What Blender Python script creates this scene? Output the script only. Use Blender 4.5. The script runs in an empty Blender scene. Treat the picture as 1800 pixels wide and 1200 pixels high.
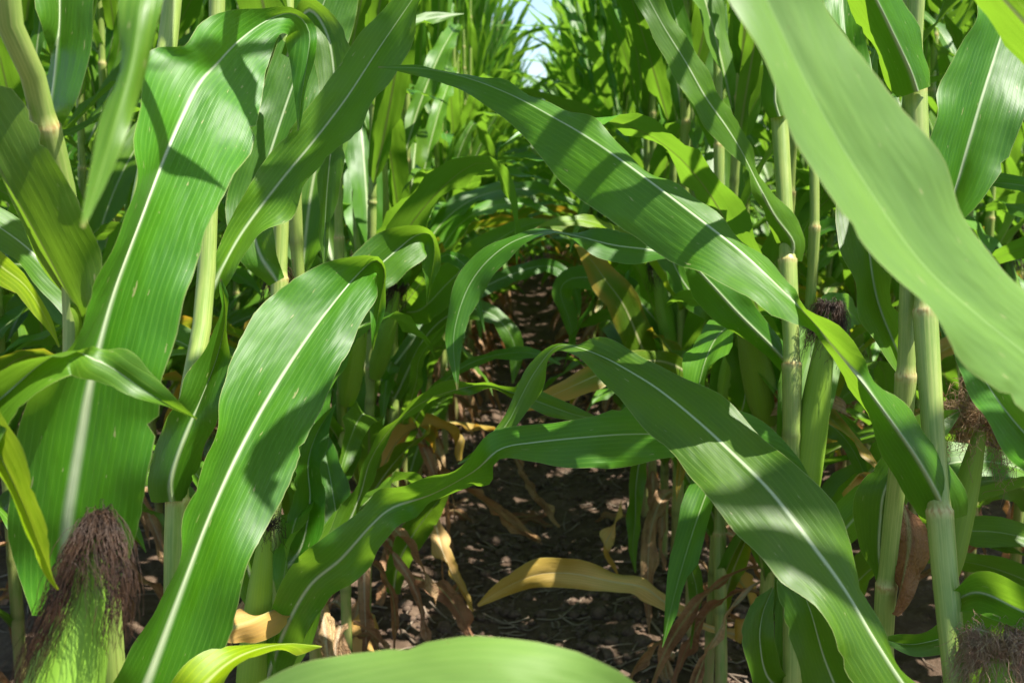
import bpy, math, random
import numpy as np
from mathutils import Vector, Matrix, noise

random.seed(7)
RNG = np.random.default_rng(7)
S = bpy.context.scene
COL = S.collection
R = math.radians

# ------------------------------------------------------------------ camera
F = 1700.0                       # focal length in pixels of the 1800 px wide photograph
CAM = Vector((0.0, 0.0, 1.15))
PITCH, YAW = 10.0, 1.35
cam_d = bpy.data.cameras.new('camera')
cam = bpy.data.objects.new('camera', cam_d)
COL.objects.link(cam)
cam.location = CAM
cam.rotation_euler = (R(90 - PITCH), 0, R(YAW))
cam_d.sensor_width = 36
cam_d.lens = 36 * F / 1800
cam_d.clip_start = 0.02
cam_d.clip_end = 2000
cam_d.dof.use_dof = True
cam_d.dof.focus_distance = 1.05
cam_d.dof.aperture_fstop = 9.0
S.camera = cam

# ------------------------------------------------------------------ sky, sun, exposure
SUN_EL, SUN_AZ = 63.0, 102.0       # azimuth clockwise from +Y (view direction): right, a little behind the camera
w = bpy.data.worlds.new('World')
S.world = w
w.use_nodes = True
nt = w.node_tree
bg = nt.nodes['Background']
sky = nt.nodes.new('ShaderNodeTexSky')
sky.sky_type = 'NISHITA'
sky.sun_disc = False
sky.sun_elevation = R(SUN_EL)
sky.sun_rotation = R(SUN_AZ)
sky.air_density = 1.0
sky.dust_density = 0.7
sky.ozone_density = 1.0
nt.links.new(sky.outputs[0], bg.inputs[0])
bg.inputs[1].default_value = 0.105
sun_d = bpy.data.lights.new('sun', 'SUN')
sun_d.energy = 5.0
sun_d.angle = R(0.53)
sun_d.color = (1.0, 0.95, 0.86)
sun = bpy.data.objects.new('sun', sun_d)
COL.objects.link(sun)
sdir = Vector((math.sin(R(SUN_AZ)) * math.cos(R(SUN_EL)), math.cos(R(SUN_AZ)) * math.cos(R(SUN_EL)), math.sin(R(SUN_EL))))
sun.rotation_euler = sdir.to_track_quat('Z', 'Y').to_euler()
vs = S.view_settings
vs.view_transform = 'Standard'
vs.look = 'None'
vs.exposure = 1.25
vs.gamma = 1.0
S.cycles.max_bounces = 5
S.cycles.transmission_bounces = 4
S.cycles.diffuse_bounces = 4
S.cycles.glossy_bounces = 2
S.cycles.caustics_reflective = False
S.cycles.caustics_refractive = False

# ------------------------------------------------------------------ pixel helpers
MC = cam.rotation_euler.to_matrix()
MCn = np.array(MC)
CAMn = np.array(CAM)
def cam2w(a):                      # camera space (x right, y up, depth) -> world, array (n,3)
    a = np.asarray(a, float)
    return CAMn + np.stack([a[..., 0], a[..., 1], -a[..., 2]], -1) @ MCn.T
def px(x, y, d):
    return cam2w(np.array([(x - 900) / F * d, -(y - 600) / F * d, d]))
def w2px(p):
    q = (np.asarray(p) - CAMn) @ MCn
    z = -q[..., 2]
    zz = np.where(np.abs(z) < 1e-4, 1e-4, z)
    return np.stack([900 + F * q[..., 0] / zz, 600 - F * q[..., 1] / zz, z], -1)
def on_row(x, y, X):               # where the ray of a pixel meets the vertical plane of a crop row
    r = cam2w(np.array([(x - 900) / F, -(y - 600) / F, 1.0])) - CAMn
    return CAMn + r * (X / r[0])

# ------------------------------------------------------------------ node helpers
def new_mat(name):
    m = bpy.data.materials.new(name)
    m.use_nodes = True
    n = m.node_tree.nodes
    n.clear()
    out = n.new('ShaderNodeOutputMaterial')
    return m, m.node_tree, out
class G:
    def __init__(s, nt): s.nt = nt
    def n(s, t, **kw):
        o = s.nt.nodes.new(t)
        for k, v in kw.items(): setattr(o, k, v)
        return o
    def link(s, a, b): s.nt.links.new(a, b)
    def _in(s, sock, v):
        if v is None: return
        if hasattr(v, 'is_output'): s.nt.links.new(v, sock)
        else: sock.default_value = v
    def math(s, op, a, b=None, c=None, clamp=False):
        o = s.n('ShaderNodeMath', operation=op); o.use_clamp = clamp
        s._in(o.inputs[0], a); s._in(o.inputs[1], b)
        if c is not None: s._in(o.inputs[2], c)
        return o.outputs[0]
    def mix(s, f, a, b, mode='MIX'):
        o = s.n('ShaderNodeMix', data_type='RGBA', blend_type=mode)
        s._in(o.inputs[0], f); s._in(o.inputs[6], a); s._in(o.inputs[7], b)
        return o.outputs[2]
    def smooth(s, x, lo, hi, a=0.0, b=1.0):
        o = s.n('ShaderNodeMapRange', interpolation_type='SMOOTHSTEP')
        s._in(o.inputs[0], x); s._in(o.inputs[1], lo); s._in(o.inputs[2], hi); s._in(o.inputs[3], a); s._in(o.inputs[4], b)
        return o.outputs[0]
    def noise(s, vec, scale, detail=3, rough=0.55):
        o = s.n('ShaderNodeTexNoise')
        s._in(o.inputs['Vector'], vec); o.inputs['Scale'].default_value = scale
        o.inputs['Detail'].default_value = detail; o.inputs['Roughness'].default_value = rough
        return o.outputs[0]
    def mapv(s, vec, scale, loc=None):
        o = s.n('ShaderNodeMapping'); s._in(o.inputs[0], vec); o.inputs[3].default_value = scale
        if loc is not None: s._in(o.inputs[1], loc)
        return o.outputs[0]
def rgb(r, g, b): return (r, g, b, 1.0)

def leaf_material(name, top_a, top_b, under, rib, trans, tfac=0.42, rough=0.42, yellow=0.0, dry=False, detail=True, ribk=1.0, veink=1.0):
    m, nt, out = new_mat(name)
    g = G(nt)
    uv = g.n('ShaderNodeUVMap', uv_map='leaf').outputs[0]       # x across in metres, y along in metres
    un = g.n('ShaderNodeUVMap', uv_map='unit').outputs[0]       # x 0..1 across, y 0..1 along
    sx = g.n('ShaderNodeSeparateXYZ'); g.link(uv, sx.inputs[0])
    su = g.n('ShaderNodeSeparateXYZ'); g.link(un, su.inputs[0])
    x, along = sx.outputs[0], su.outputs[1]
    info = g.n('ShaderNodeObjectInfo').outputs['Random']
    geo = g.n('ShaderNodeNewGeometry')
    back = geo.outputs['Backfacing']
    comb = g.n('ShaderNodeCombineXYZ'); g._in(comb.inputs[0], g.math('MULTIPLY', info, 37.0)); g._in(comb.inputs[1], g.math('MULTIPLY', info, 91.0))
    off = comb.outputs[0]
    ax = g.math('ABSOLUTE', x)
    ribw = g.math('MULTIPLY_ADD', g.math('POWER', g.math('SUBTRACT', 1.0, along), 1.5), 0.0058 * ribk, 0.0005)
    ribm = g.smooth(g.math('DIVIDE', ax, ribw), 0.10, 1.35, 1.0, 0.0)
    ribm = g.math('MULTIPLY', ribm, g.smooth(along, 0.55, 1.0, 1.0, 0.35))
    # parallel veins: narrow pale lines every few millimetres, a little uneven
    wob = g.noise(g.mapv(uv, (30, 3, 1), off), 1.0, 1) if detail else 0.5
    ph = g.math('MULTIPLY_ADD', wob, 1.2, g.math('MULTIPLY', x, 2 * math.pi / 0.0048))
    vein = g.math('POWER', g.math('MULTIPLY_ADD', g.math('COSINE', ph), 0.5, 0.5), 7.0)
    ph2 = g.math('MULTIPLY', x, 2 * math.pi / 0.0012)
    fine = g.math('MULTIPLY_ADD', g.math('COSINE', ph2), 0.5, 0.5)
    streak = g.noise(g.mapv(uv, (330, 5, 1), off), 1.0, 3 if detail else 1, 0.65)
    blot = g.noise(g.mapv(uv, (22, 7, 1), off), 1.0, 3 if detail else 2, 0.6)
    big = blot
    ca = g.mix(g.smooth(blot, 0.3, 0.7), top_a, top_b)
    ca = g.mix(g.math('MULTIPLY', vein, 0.40 * veink), ca, rgb(top_b[0] * 1.9, top_b[1] * 1.6, top_b[2] * 1.8))
    ca = g.mix(g.smooth(streak, 0.45, 0.75, 0.0, 0.4 * veink), ca, rgb(top_b[0] * 1.5, top_b[1] * 1.35, top_b[2] * 1.2))
    cb = g.mix(g.math('MULTIPLY', vein, 0.35), under, rgb(under[0] * 1.5, under[1] * 1.4, under[2] * 1.3))
    cb = g.mix(g.smooth(streak, 0.45, 0.75, 0.0, 0.3), cb, rgb(under[0] * 1.3, under[1] * 1.2, under[2]))
    col = g.mix(back, ca, cb)
    # leaf to leaf difference
    hsv = g.n('ShaderNodeHueSaturation')
    g._in(hsv.inputs['Hue'], g.math('MULTIPLY_ADD', info, 0.03, 0.485))
    g._in(hsv.inputs['Saturation'], g.math('MULTIPLY_ADD', big, 0.3, 0.97))
    g._in(hsv.inputs['Value'], g.math('MULTIPLY_ADD', g.math('FRACT', g.math('MULTIPLY', info, 7.3)), 0.45, 0.78))
    g.link(col, hsv.inputs['Color'])
    col = hsv.outputs[0]
    tcol = g.mix(g.math('MULTIPLY', vein, 0.3), trans, rgb(trans[0] * 0.7, trans[1] * 0.75, trans[2] * 0.6))
    tcol = g.mix(g.smooth(streak, 0.4, 0.75, 0.0, 0.35), tcol, rgb(trans[0] * 0.6, trans[1] * 0.7, trans[2] * 0.5))
    if yellow > 0:
        ye = g.noise(g.mapv(uv, (18, 5, 1), off), 1.0, 3)
        ym = g.math('ADD', g.smooth(along, 0.35, 1.0, 0.0, 0.55), g.smooth(g.math('ABSOLUTE', g.math('SUBTRACT', su.outputs[0], 0.5)), 0.15, 0.5, 0.0, 0.25))
        ym = g.smooth(g.math('MULTIPLY', g.math('ADD', ym, ye), yellow), 0.45, 0.85)
        col = g.mix(ym, col, rgb(0.40, 0.27, 0.04))
        tcol = g.mix(ym, tcol, rgb(0.62, 0.33, 0.03))
    if dry:
        br = g.noise(g.mapv(uv, (40, 9, 1), off), 1.0, 4, 0.65)
        col = g.mix(g.smooth(br, 0.42, 0.72), col, rgb(0.12, 0.055, 0.025))
        o2 = g.noise(g.mapv(uv, (15, 4, 1), off), 1.0, 2)
        col = g.mix(g.smooth(o2, 0.5, 0.75, 0.0, 0.75), col, rgb(0.36, 0.12, 0.03))
    elif detail:
        # small pale scratches and insect marks
        sc = g.noise(g.mapv(uv, (260, 55, 1), off), 1.0, 2, 0.5)
        sm = g.smooth(sc, 0.705, 0.745)
        sk = g.noise(g.mapv(uv, (700, 420, 1), off), 1.0, 0)
        col = g.mix(g.smooth(sk, 0.83, 0.86, 0.0, 0.75), col, rgb(0.16, 0.11, 0.035))
        col = g.mix(g.math('MULTIPLY', sm, 0.7), col, rgb(0.42, 0.40, 0.18))
        # pale thin margin and browned very tip
        em = g.smooth(g.math('ABSOLUTE', g.math('SUBTRACT', su.outputs[0], 0.5)), 0.488, 0.499)
        col = g.mix(g.math('MULTIPLY', em, 0.6), col, rgb(0.36, 0.40, 0.14))
        tipn = g.noise(g.mapv(uv, (60, 30, 1), off), 1.0, 2)
        tm = g.smooth(g.math('MULTIPLY_ADD', tipn, 0.05, along), 1.012, 1.035)
        col = g.mix(tm, col, rgb(0.30, 0.17, 0.06))
    ribc = g.mix(back, rib, rgb(rib[0] * 0.62, rib[1] * 0.68, rib[2] * 0.42))
    col = g.mix(g.math('MULTIPLY', ribm, 0.9 if ribk > 0.5 else 0.35), col, ribc)
    tcol = g.mix(g.math('MULTIPLY', ribm, 0.85), tcol, rgb(0.20, 0.25, 0.05))
    # relief
    h = g.math('MULTIPLY_ADD', vein, -0.5, g.math('MULTIPLY', fine, 0.35))
    h = g.math('MULTIPLY_ADD', streak, 0.6, h)
    bump = g.n('ShaderNodeBump'); bump.inputs['Strength'].default_value = 0.55 * veink; bump.inputs['Distance'].default_value = 0.00022
    g.link(h, bump.inputs['Height'])
    if not detail: bump.inputs['Strength'].default_value = 0.35
    b2 = g.n('ShaderNodeBump'); b2.inputs['Strength'].default_value = 0.5; b2.inputs['Distance'].default_value = 0.010
    if dry: b2.inputs['Distance'].default_value = 0.03; b2.inputs['Strength'].default_value = 0.8
    g.link(g.noise(g.mapv(uv, (55, 26, 1), off), 1.0, 4, 0.65) if dry else blot, b2.inputs['Height']); g.link(bump.outputs[0], b2.inputs['Normal'])
    p = g.n('ShaderNodeBsdfPrincipled')
    g.link(col, p.inputs['Base Color']); g.link(b2.outputs[0], p.inputs['Normal'])
    rr = g.math('MULTIPLY_ADD', blot, 0.18, rough - 0.06)
    g._in(p.inputs['Roughness'], g.math('ADD', rr, g.math('MULTIPLY', back, 0.1)))
    p.inputs['Specular IOR Level'].default_value = 0.42
    t = g.n('ShaderNodeBsdfTranslucent'); g.link(tcol, t.inputs[0]); g.link(b2.outputs[0], t.inputs[1])
    mx = g.n('ShaderNodeMixShader')
    g._in(mx.inputs[0], g.math('MULTIPLY', g.math('SUBTRACT', 1.0, g.math('MULTIPLY', ribm, 0.45)), tfac))
    g.link(p.outputs[0], mx.inputs[1]); g.link(t.outputs[0], mx.inputs[2])
    g.link(mx.outputs[0], out.inputs[0])
    return m

M = {}
RIB = rgb(0.50, 0.58, 0.36)
TA, TB, UN, TR = rgb(0.048, 0.138, 0.018), rgb(0.086, 0.200, 0.032), rgb(0.086, 0.188, 0.030), rgb(0.25, 0.46, 0.025)
M['leaf'] = leaf_material('corn_leaf', TA, TB, UN, RIB, TR)
M['leaf_mid'] = leaf_material('corn_leaf_mid', TA, TB, UN, rgb(0.46, 0.55, 0.32), TR, ribk=0.6)
M['leaf_painted_sheen'] = leaf_material('corn_leaf_painted_sheen', rgb(0.15, 0.28, 0.07), rgb(0.19, 0.33, 0.095), UN, rgb(0.24, 0.36, 0.12), rgb(0.25, 0.44, 0.03), ribk=0.3, rough=0.46, tfac=0.34, veink=0.3)  # grazing sheen on the near blades painted in as a lightened base colour
M['leaf_row'] = leaf_material('corn_leaf_row', rgb(0.056, 0.150, 0.020), rgb(0.102, 0.220, 0.038), rgb(0.098, 0.208, 0.034), rgb(0.40, 0.48, 0.24), rgb(0.25, 0.49, 0.03), tfac=0.40, detail=False, ribk=0.7)
M['leaf_soft'] = leaf_material('corn_leaf_soft', rgb(0.085, 0.185, 0.03), rgb(0.125, 0.24, 0.045), UN, rgb(0.20, 0.32, 0.10), TR, ribk=0.3)
M['leaf_yellow'] = leaf_material('yellowing_leaf', rgb(0.080, 0.165, 0.022), rgb(0.12, 0.22, 0.034), UN, rgb(0.5, 0.5, 0.25), rgb(0.34, 0.50, 0.02), yellow=0.68)
M['leaf_lime'] = leaf_material('lime_leaf', rgb(0.13, 0.22, 0.022), rgb(0.18, 0.28, 0.034), rgb(0.17, 0.27, 0.034), rgb(0.4, 0.45, 0.15), rgb(0.40, 0.54, 0.03), yellow=0.42)
M['dry'] = leaf_material('dry_leaf', rgb(0.34, 0.215, 0.115), rgb(0.46, 0.33, 0.20), rgb(0.34, 0.21, 0.115), rgb(0.50, 0.39, 0.25), rgb(0.42, 0.20, 0.07), tfac=0.25, rough=0.7, dry=True)
M['gold'] = leaf_material('golden_dry_leaf', rgb(0.52, 0.36, 0.14), rgb(0.60, 0.45, 0.22), rgb(0.52, 0.36, 0.14), rgb(0.6, 0.5, 0.28), rgb(0.62, 0.38, 0.08), tfac=0.35, rough=0.6, yellow=0.7)
M['husk'] = leaf_material('husk', rgb(0.25, 0.38, 0.08), rgb(0.31, 0.44, 0.115), rgb(0.22, 0.36, 0.07), rgb(0.34, 0.46, 0.14), rgb(0.32, 0.5, 0.06), tfac=0.15, rough=0.48, detail=False, veink=0.6)

def stalk_material():
    m, nt, out = new_mat('stalk')
    g = G(nt)
    uv = g.n('ShaderNodeUVMap', uv_map='leaf').outputs[0]
    at = g.n('ShaderNodeAttribute', attribute_name='tone')
    sep = g.n('ShaderNodeSeparateColor'); g.link(at.outputs['Color'], sep.inputs[0])
    cream, node, low = sep.outputs[0], sep.outputs[1], sep.outputs[2]
    info = g.n('ShaderNodeObjectInfo').outputs['Random']
    comb = g.n('ShaderNodeCombineXYZ'); g._in(comb.inputs[1], g.math('MULTIPLY', info, 50.0))
    st = g.noise(g.mapv(uv, (420, 7, 1), comb.outputs[0]), 1.0, 4, 0.6)
    bl = g.noise(g.mapv(uv, (60, 14, 1), comb.outputs[0]), 1.0, 4, 0.6)
    sp = g.noise(g.mapv(uv, (300, 120, 1), comb.outputs[0]), 1.0, 2)
    c = g.mix(g.smooth(bl, 0.3, 0.7), rgb(0.165, 0.27, 0.045), rgb(0.27, 0.35, 0.08))
    c = g.mix(g.smooth(st, 0.4, 0.7, 0.0, 0.5), c, rgb(0.40, 0.45, 0.14))
    c = g.mix(g.smooth(st, 0.25, 0.42, 0.35, 0.0), c, rgb(0.12, 0.2, 0.035))
    c = g.mix(g.math('MULTIPLY', low, g.smooth(bl, 0.35, 0.6)), c, rgb(0.34, 0.27, 0.11))
    c = g.mix(g.smooth(sp, 0.72, 0.78, 0.0, 0.6), c, rgb(0.22, 0.13, 0.05))
    c = g.mix(g.math('MULTIPLY', node, 0.7), c, rgb(0.13, 0.17, 0.035))
    cc = g.mix(g.smooth(sp, 0.4, 0.65), rgb(0.56, 0.50, 0.22), rgb(0.40, 0.24, 0.09))
    c = g.mix(cream, c, cc)
    bump = g.n('ShaderNodeBump'); bump.inputs['Strength'].default_value = 0.5; bump.inputs['Distance'].default_value = 0.0006
    g.link(st, bump.inputs['Height'])
    p = g.n('ShaderNodeBsdfPrincipled'); g.link(c, p.inputs['Base Color']); g.link(bump.outputs[0], p.inputs['Normal'])
    p.inputs['Roughness'].default_value = 0.45
    p.inputs['Subsurface Weight'].default_value = 0.0
    g.link(p.outputs[0], out.inputs[0])
    return m
M['stalk'] = stalk_material()

def simple(name, ca, cb, scale=40, rough=0.8, bumpd=0.002, tr=None):
    m, nt, out = new_mat(name)
    g = G(nt)
    tc = g.n('ShaderNodeTexCoord').outputs['Object']
    nz = g.noise(tc, scale, 5, 0.6)
    c = g.mix(g.smooth(nz, 0.3, 0.7), ca, cb)
    p = g.n('ShaderNodeBsdfPrincipled'); g.link(c, p.inputs['Base Color']); p.inputs['Roughness'].default_value = rough
    bump = g.n('ShaderNodeBump'); bump.inputs['Strength'].default_value = 0.6; bump.inputs['Distance'].default_value = bumpd
    g.link(nz, bump.inputs['Height']); g.link(bump.outputs[0], p.inputs['Normal'])
    if tr:
        t = g.n('ShaderNodeBsdfTranslucent'); t.inputs[0].default_value = tr
        mx = g.n('ShaderNodeMixShader'); mx.inputs[0].default_value = 0.3
        g.link(p.outputs[0], mx.inputs[1]); g.link(t.outputs[0], mx.inputs[2]); g.link(mx.outputs[0], out.inputs[0])
    else:
        g.link(p.outputs[0], out.inputs[0])
    return m
M['silk'] = simple('brown_silk', rgb(0.018, 0.008, 0.004), rgb(0.060, 0.027, 0.010), 60, 0.55)
M['silk_pale'] = simple('pale_silk', rgb(0.36, 0.17, 0.12), rgb(0.55, 0.42, 0.28), 90, 0.5, tr=rgb(0.5, 0.3, 0.2))
M['silk_tan'] = simple('tan_silk', rgb(0.16, 0.08, 0.03), rgb(0.34, 0.22, 0.10), 90, 0.5)
M['tassel'] = simple('tassel', rgb(0.42, 0.30, 0.13), rgb(0.45, 0.28, 0.20), 30, 0.7)
M['straw'] = simple('straw', rgb(0.11, 0.08, 0.055), rgb(0.30, 0.23, 0.16), 9, 0.85)
M['clod'] = simple('soil_clod', rgb(0.075, 0.048, 0.031), rgb(0.15, 0.100, 0.068), 60, 0.95, 0.004)

def soil_material():
    m, nt, out = new_mat('soil')
    g = G(nt)
    tc = g.n('ShaderNodeTexCoord').outputs['Object']
    a = g.noise(tc, 3.0, 5, 0.6); b = g.noise(tc, 38.0, 6, 0.65); c3 = g.noise(tc, 210.0, 4, 0.6)
    c = g.mix(g.smooth(a, 0.35, 0.65), rgb(0.066, 0.042, 0.027), rgb(0.118, 0.078, 0.051))
    c = g.mix(g.smooth(b, 0.42, 0.7, 0.0, 0.8), c, rgb(0.175, 0.122, 0.083))
    c = g.mix(g.smooth(c3, 0.6, 0.75, 0.0, 0.5), c, rgb(0.20, 0.15, 0.11))
    h = g.math('MULTIPLY_ADD', c3, 0.3, b)
    bump = g.n('ShaderNodeBump'); bump.inputs['Strength'].default_value = 0.9; bump.inputs['Distance'].default_value = 0.012
    g.link(h, bump.inputs['Height'])
    p = g.n('ShaderNodeBsdfPrincipled'); g.link(c, p.inputs['Base Color']); p.inputs['Roughness'].default_value = 0.95
    p.inputs['Specular IOR Level'].default_value = 0.2
    g.link(bump.outputs[0], p.inputs['Normal']); g.link(p.outputs[0], out.inputs[0])
    return m
M['soil'] = soil_material()

# ------------------------------------------------------------------ mesh helpers
def grid_faces(n, k):
    i = np.arange(n - 1)[:, None] * k + np.arange(k - 1)[None, :]
    return np.stack([i, i + 1, i + 1 + k, i + k], -1).reshape(-1, 4)
def mesh_from(name, V, Fq, mat, uv_leaf=None, uv_unit=None, tone=None, smooth=True, mat_index=None, mats=None):
    me = bpy.data.meshes.new(name)
    V = np.asarray(V, np.float32).reshape(-1, 3); Fq = np.asarray(Fq, np.int32)
    nf, k = Fq.shape
    me.vertices.add(len(V)); me.vertices.foreach_set('co', V.ravel())
    me.loops.add(nf * k); me.loops.foreach_set('vertex_index', Fq.ravel())
    me.polygons.add(nf)
    me.polygons.foreach_set('loop_start', np.arange(0, nf * k, k, dtype=np.int32))
    if smooth: me.polygons.foreach_set('use_smooth', np.ones(nf, bool))
    for nm, uv in (('leaf', uv_leaf), ('unit', uv_unit)):
        if uv is not None:
            l = me.uv_layers.new(name=nm)
            l.data.foreach_set('uv', np.asarray(uv, np.float32)[Fq.ravel()].ravel())
    if tone is not None:
        a = me.color_attributes.new('tone', 'FLOAT_COLOR', 'POINT')
        t4 = np.ones((len(V), 4), np.float32); t4[:, :3] = tone
        a.data.foreach_set('color', t4.ravel())
    if mats:
        for mm in mats: me.materials.append(mm)
        me.polygons.foreach_set('material_index', np.asarray(mat_index, np.int32))
    else:
        me.materials.append(mat)
    me.update(calc_edges=True)
    return me
def add(name, me, parent=None):
    o = bpy.data.objects.new(name, me)
    COL.objects.link(o)
    if parent is not None: o.parent = parent
    return o
def thing(name, label, cat, loc=(0, 0, 0), group=None):
    o = bpy.data.objects.new(name, None)
    COL.objects.link(o)
    o.empty_display_size = 0.05
    o.location = loc
    o['label'] = label; o['category'] = cat
    if group: o['group'] = group
    return o
def tag(o, label, cat=None, group=None, kind=None):
    o['label'] = label
    if cat: o['category'] = cat
    if group: o['group'] = group
    if kind: o['kind'] = kind
    return o
def unit(a): return a / np.maximum(np.linalg.norm(a, axis=-1, keepdims=True), 1e-9)

def resample(A, n):
    """Catmull-Rom through the rows of A (first three columns measured for arc length), n even samples."""
    A = np.asarray(A, float)
    E = np.vstack([2 * A[0] - A[1], A, 2 * A[-1] - A[-2]])
    out = []
    for i in range(len(A) - 1):
        p0, p1, p2, p3 = E[i:i + 4]
        for t in np.linspace(0, 1, 14, endpoint=False):
            out.append(0.5 * ((2 * p1) + (-p0 + p2) * t + (2 * p0 - 5 * p1 + 4 * p2 - p3) * t * t + (-p0 + 3 * p1 - 3 * p2 + p3) * t ** 3))
    out.append(A[-1]); out = np.array(out)
    s = np.concatenate([[0], np.cumsum(np.linalg.norm(np.diff(out[:, :3], axis=0), axis=1))])
    q = np.linspace(0, s[-1], n)
    return np.stack([np.interp(q, s, out[:, j]) for j in range(A.shape[1])], 1), q

def blade(name, P, Ld, Rd, hl, hr, mat, nu=8, bulge=0.10, ruff=0.006, lam=0.13, rng=None, s=None):
    """Leaf blade: midrib points P, unit directions and half widths of the two halves. Upper face is the front face."""
    rng = rng or RNG
    n = len(P)
    if s is None: s = np.concatenate([[0], np.cumsum(np.linalg.norm(np.diff(P, axis=0), axis=1))])
    T = unit(np.gradient(P, axis=0))
    NL = unit(np.cross(Ld, T)); NR = unit(np.cross(T, Rd))
    NL = NL; NR = NR
    U = np.linspace(-1, 1, nu + 1)
    if nu >= 10:                       # a real groove along the midrib
        side = np.concatenate([[.035, .085, .16], np.linspace(.28, 1, nu // 2 - 2)])
        U = np.concatenate([-side[::-1], [0], side]); nu = len(U) - 1
    fade = np.minimum(1, s / (0.18 * s[-1])) * np.minimum(1, (s[-1] - s) / (0.12 * s[-1]))
    def ruffle(seed):
        r = np.random.default_rng(seed)
        a = np.zeros(n)
        for l_, am in ((lam, 1.0), (lam * 0.53, 0.5), (lam * 1.9, 0.9)):
            a += am * np.sin(2 * math.pi * s / (l_ * r.uniform(0.85, 1.15)) + r.uniform(0, 6.28))
        return a * ruff * fade
    if nu >= 8:
        rn = np.random.default_rng(int(rng.integers(1e9)))
        def nicks():
            m_ = np.ones(n)
            for q_ in range(rn.integers(1, 4)):
                c_ = rn.integers(int(n * .15), n - 4); m_[c_] -= rn.uniform(.05, .16)
            return m_ * (1 + rn.normal(0, .006, n))
        hl = hl * nicks(); hr = hr * nicks()
    rl, rr = ruffle(int(rng.integers(1e9))), ruffle(int(rng.integers(1e9)))
    V = np.zeros((n, nu + 1, 3)); uvl = np.zeros((n, nu + 1, 2)); uvu = np.zeros((n, nu + 1, 2))
    for j, u in enumerate(U):
        a = abs(u)
        if u < 0: D, h, Nn, rf = Ld, hl, NL, rl
        else: D, h, Nn, rf = Rd, hr, NR, rr
        off = (bulge * h * (a - a * a) * -1.6)[:, None] * Nn + (rf * a ** 2.2)[:, None] * Nn
        keel = -0.0024 * max(0, 1 - (a / 0.10) ** 2) * (1 - s / s[-1])
        V[:, j] = P + D * (h * a)[:, None] + off + keel[:, None] * (NL + NR) * 0.5
        uvl[:, j, 0] = np.sign(u) * h * a; uvl[:, j, 1] = s
        uvu[:, j, 0] = (u + 1) / 2; uvu[:, j, 1] = s / s[-1]
    Fq = grid_faces(n, nu + 1)
    return mesh_from(name, V, Fq, mat, uvl.reshape(-1, 2), uvu.reshape(-1, 2))

def width_profile(v):
    return np.clip(np.where(v < 0.35, 0.62 + 0.38 * np.sin(v / 0.35 * math.pi / 2), 1 - ((v - 0.35) / 0.65) ** 2.1), 0.012, 1)

# ------------------------------------------------------------------ hero leaves traced onto their plants
def hero_leaf(parent, st, hw=0.05, mat='leaf_mid', n=64, nu=12, bulge=0.10, ruff=0.0045, name='leaf', seed=1, sd=(0.6, 0.6)):
    """st rows: x, y, depth (m), apparent half width left, right (px), [side signs of the edges' depth]."""
    m = len(st)
    xy = np.array([r[:2] for r in st], float)
    rows = []
    for i, r in enumerate(st):
        x, y, d, wl, wr = r[:5]
        sl, sr = (r[5], r[6]) if len(r) > 5 else sd
        a_in = unit(xy[i] - xy[max(i - 1, 0)]) if i else None
        a_out = unit(xy[min(i + 1, m - 1)] - xy[i]) if i < m - 1 else None
        t = a_out if a_in is None else a_in if a_out is None else unit(a_in + a_out)
        nv = np.array([t[1], t[0], 0.0])             # left-hand side in camera space (y up)
        h = hw * float(width_profile(np.array(i / (m - 1))))
        a, b = wl * d / F, wr * d / F
        zl = -sl * math.sqrt(max(h * h - a * a, 0)); zr = -sr * math.sqrt(max(h * h - b * b, 0))
        mid = np.array([(x - 900) / F * d, -(y - 600) / F * d, d])
        sp = nv * np.array([1, -1, 1])               # the same side in pixels (y down)
        Lv = np.array([(x + sp[0] * wl - 900) / F, -(y + sp[1] * wl - 600) / F, 1]) * (d + zl) - mid
        Rv = np.array([(x - sp[0] * wr - 900) / F, -(y - sp[1] * wr - 600) / F, 1]) * (d + zr) - mid
        rows.append([*mid, *Lv, *Rv])
    A, s = resample(rows, n)
    k = np.array([1, 2, 1.0]); k /= k.sum()
    for c in range(3, 9): A[:, c] = np.convolve(np.pad(A[:, c], 1, mode='edge'), k, 'valid')
    Pc = A[:, :3]; L = A[:, 3:6]; Rr = A[:, 6:9]
    P = cam2w(Pc); Lw = cam2w(Pc + L) - P; Rw = cam2w(Pc + Rr) - P
    hl = np.linalg.norm(Lw, axis=1); hr = np.linalg.norm(Rw, axis=1)
    me = blade('leaf', P, unit(Lw), unit(Rw), hl, hr, M[mat], nu=nu, bulge=bulge, ruff=ruff, rng=np.random.default_rng(seed))
    o = add(name, me)
    if parent is not None:
        o.parent = parent
        o.matrix_parent_inverse = Matrix.Translation(-Vector(parent.location))
    return o

def tube(P, rad, k=8, cap=True):
    """verts and quads of a tube along P."""
    P = np.asarray(P, float); n = len(P)
    T = unit(np.gradient(P, axis=0))
    ref = np.array([0, 1.0, 0]) if abs(T[0][1]) < 0.8 else np.array([1.0, 0, 0])
    A = unit(np.cross(T, np.broadcast_to(ref, T.shape))); B = np.cross(T, A)
    th = np.linspace(0, 2 * math.pi, k, endpoint=False)
    rad = np.broadcast_to(np.asarray(rad, float), (n,))
    V = P[:, None] + rad[:, None, None] * (A[:, None] * np.cos(th)[None, :, None] + B[:, None] * np.sin(th)[None, :, None])
    i = np.arange(n - 1)[:, None] * k + np.arange(k)[None]
    j = np.arange(n - 1)[:, None] * k + (np.arange(k)[None] + 1) % k
    Fq = np.stack([i, j, j + k, i + k], -1).reshape(-1, 4)
    return V.reshape(-1, 3), Fq

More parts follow.
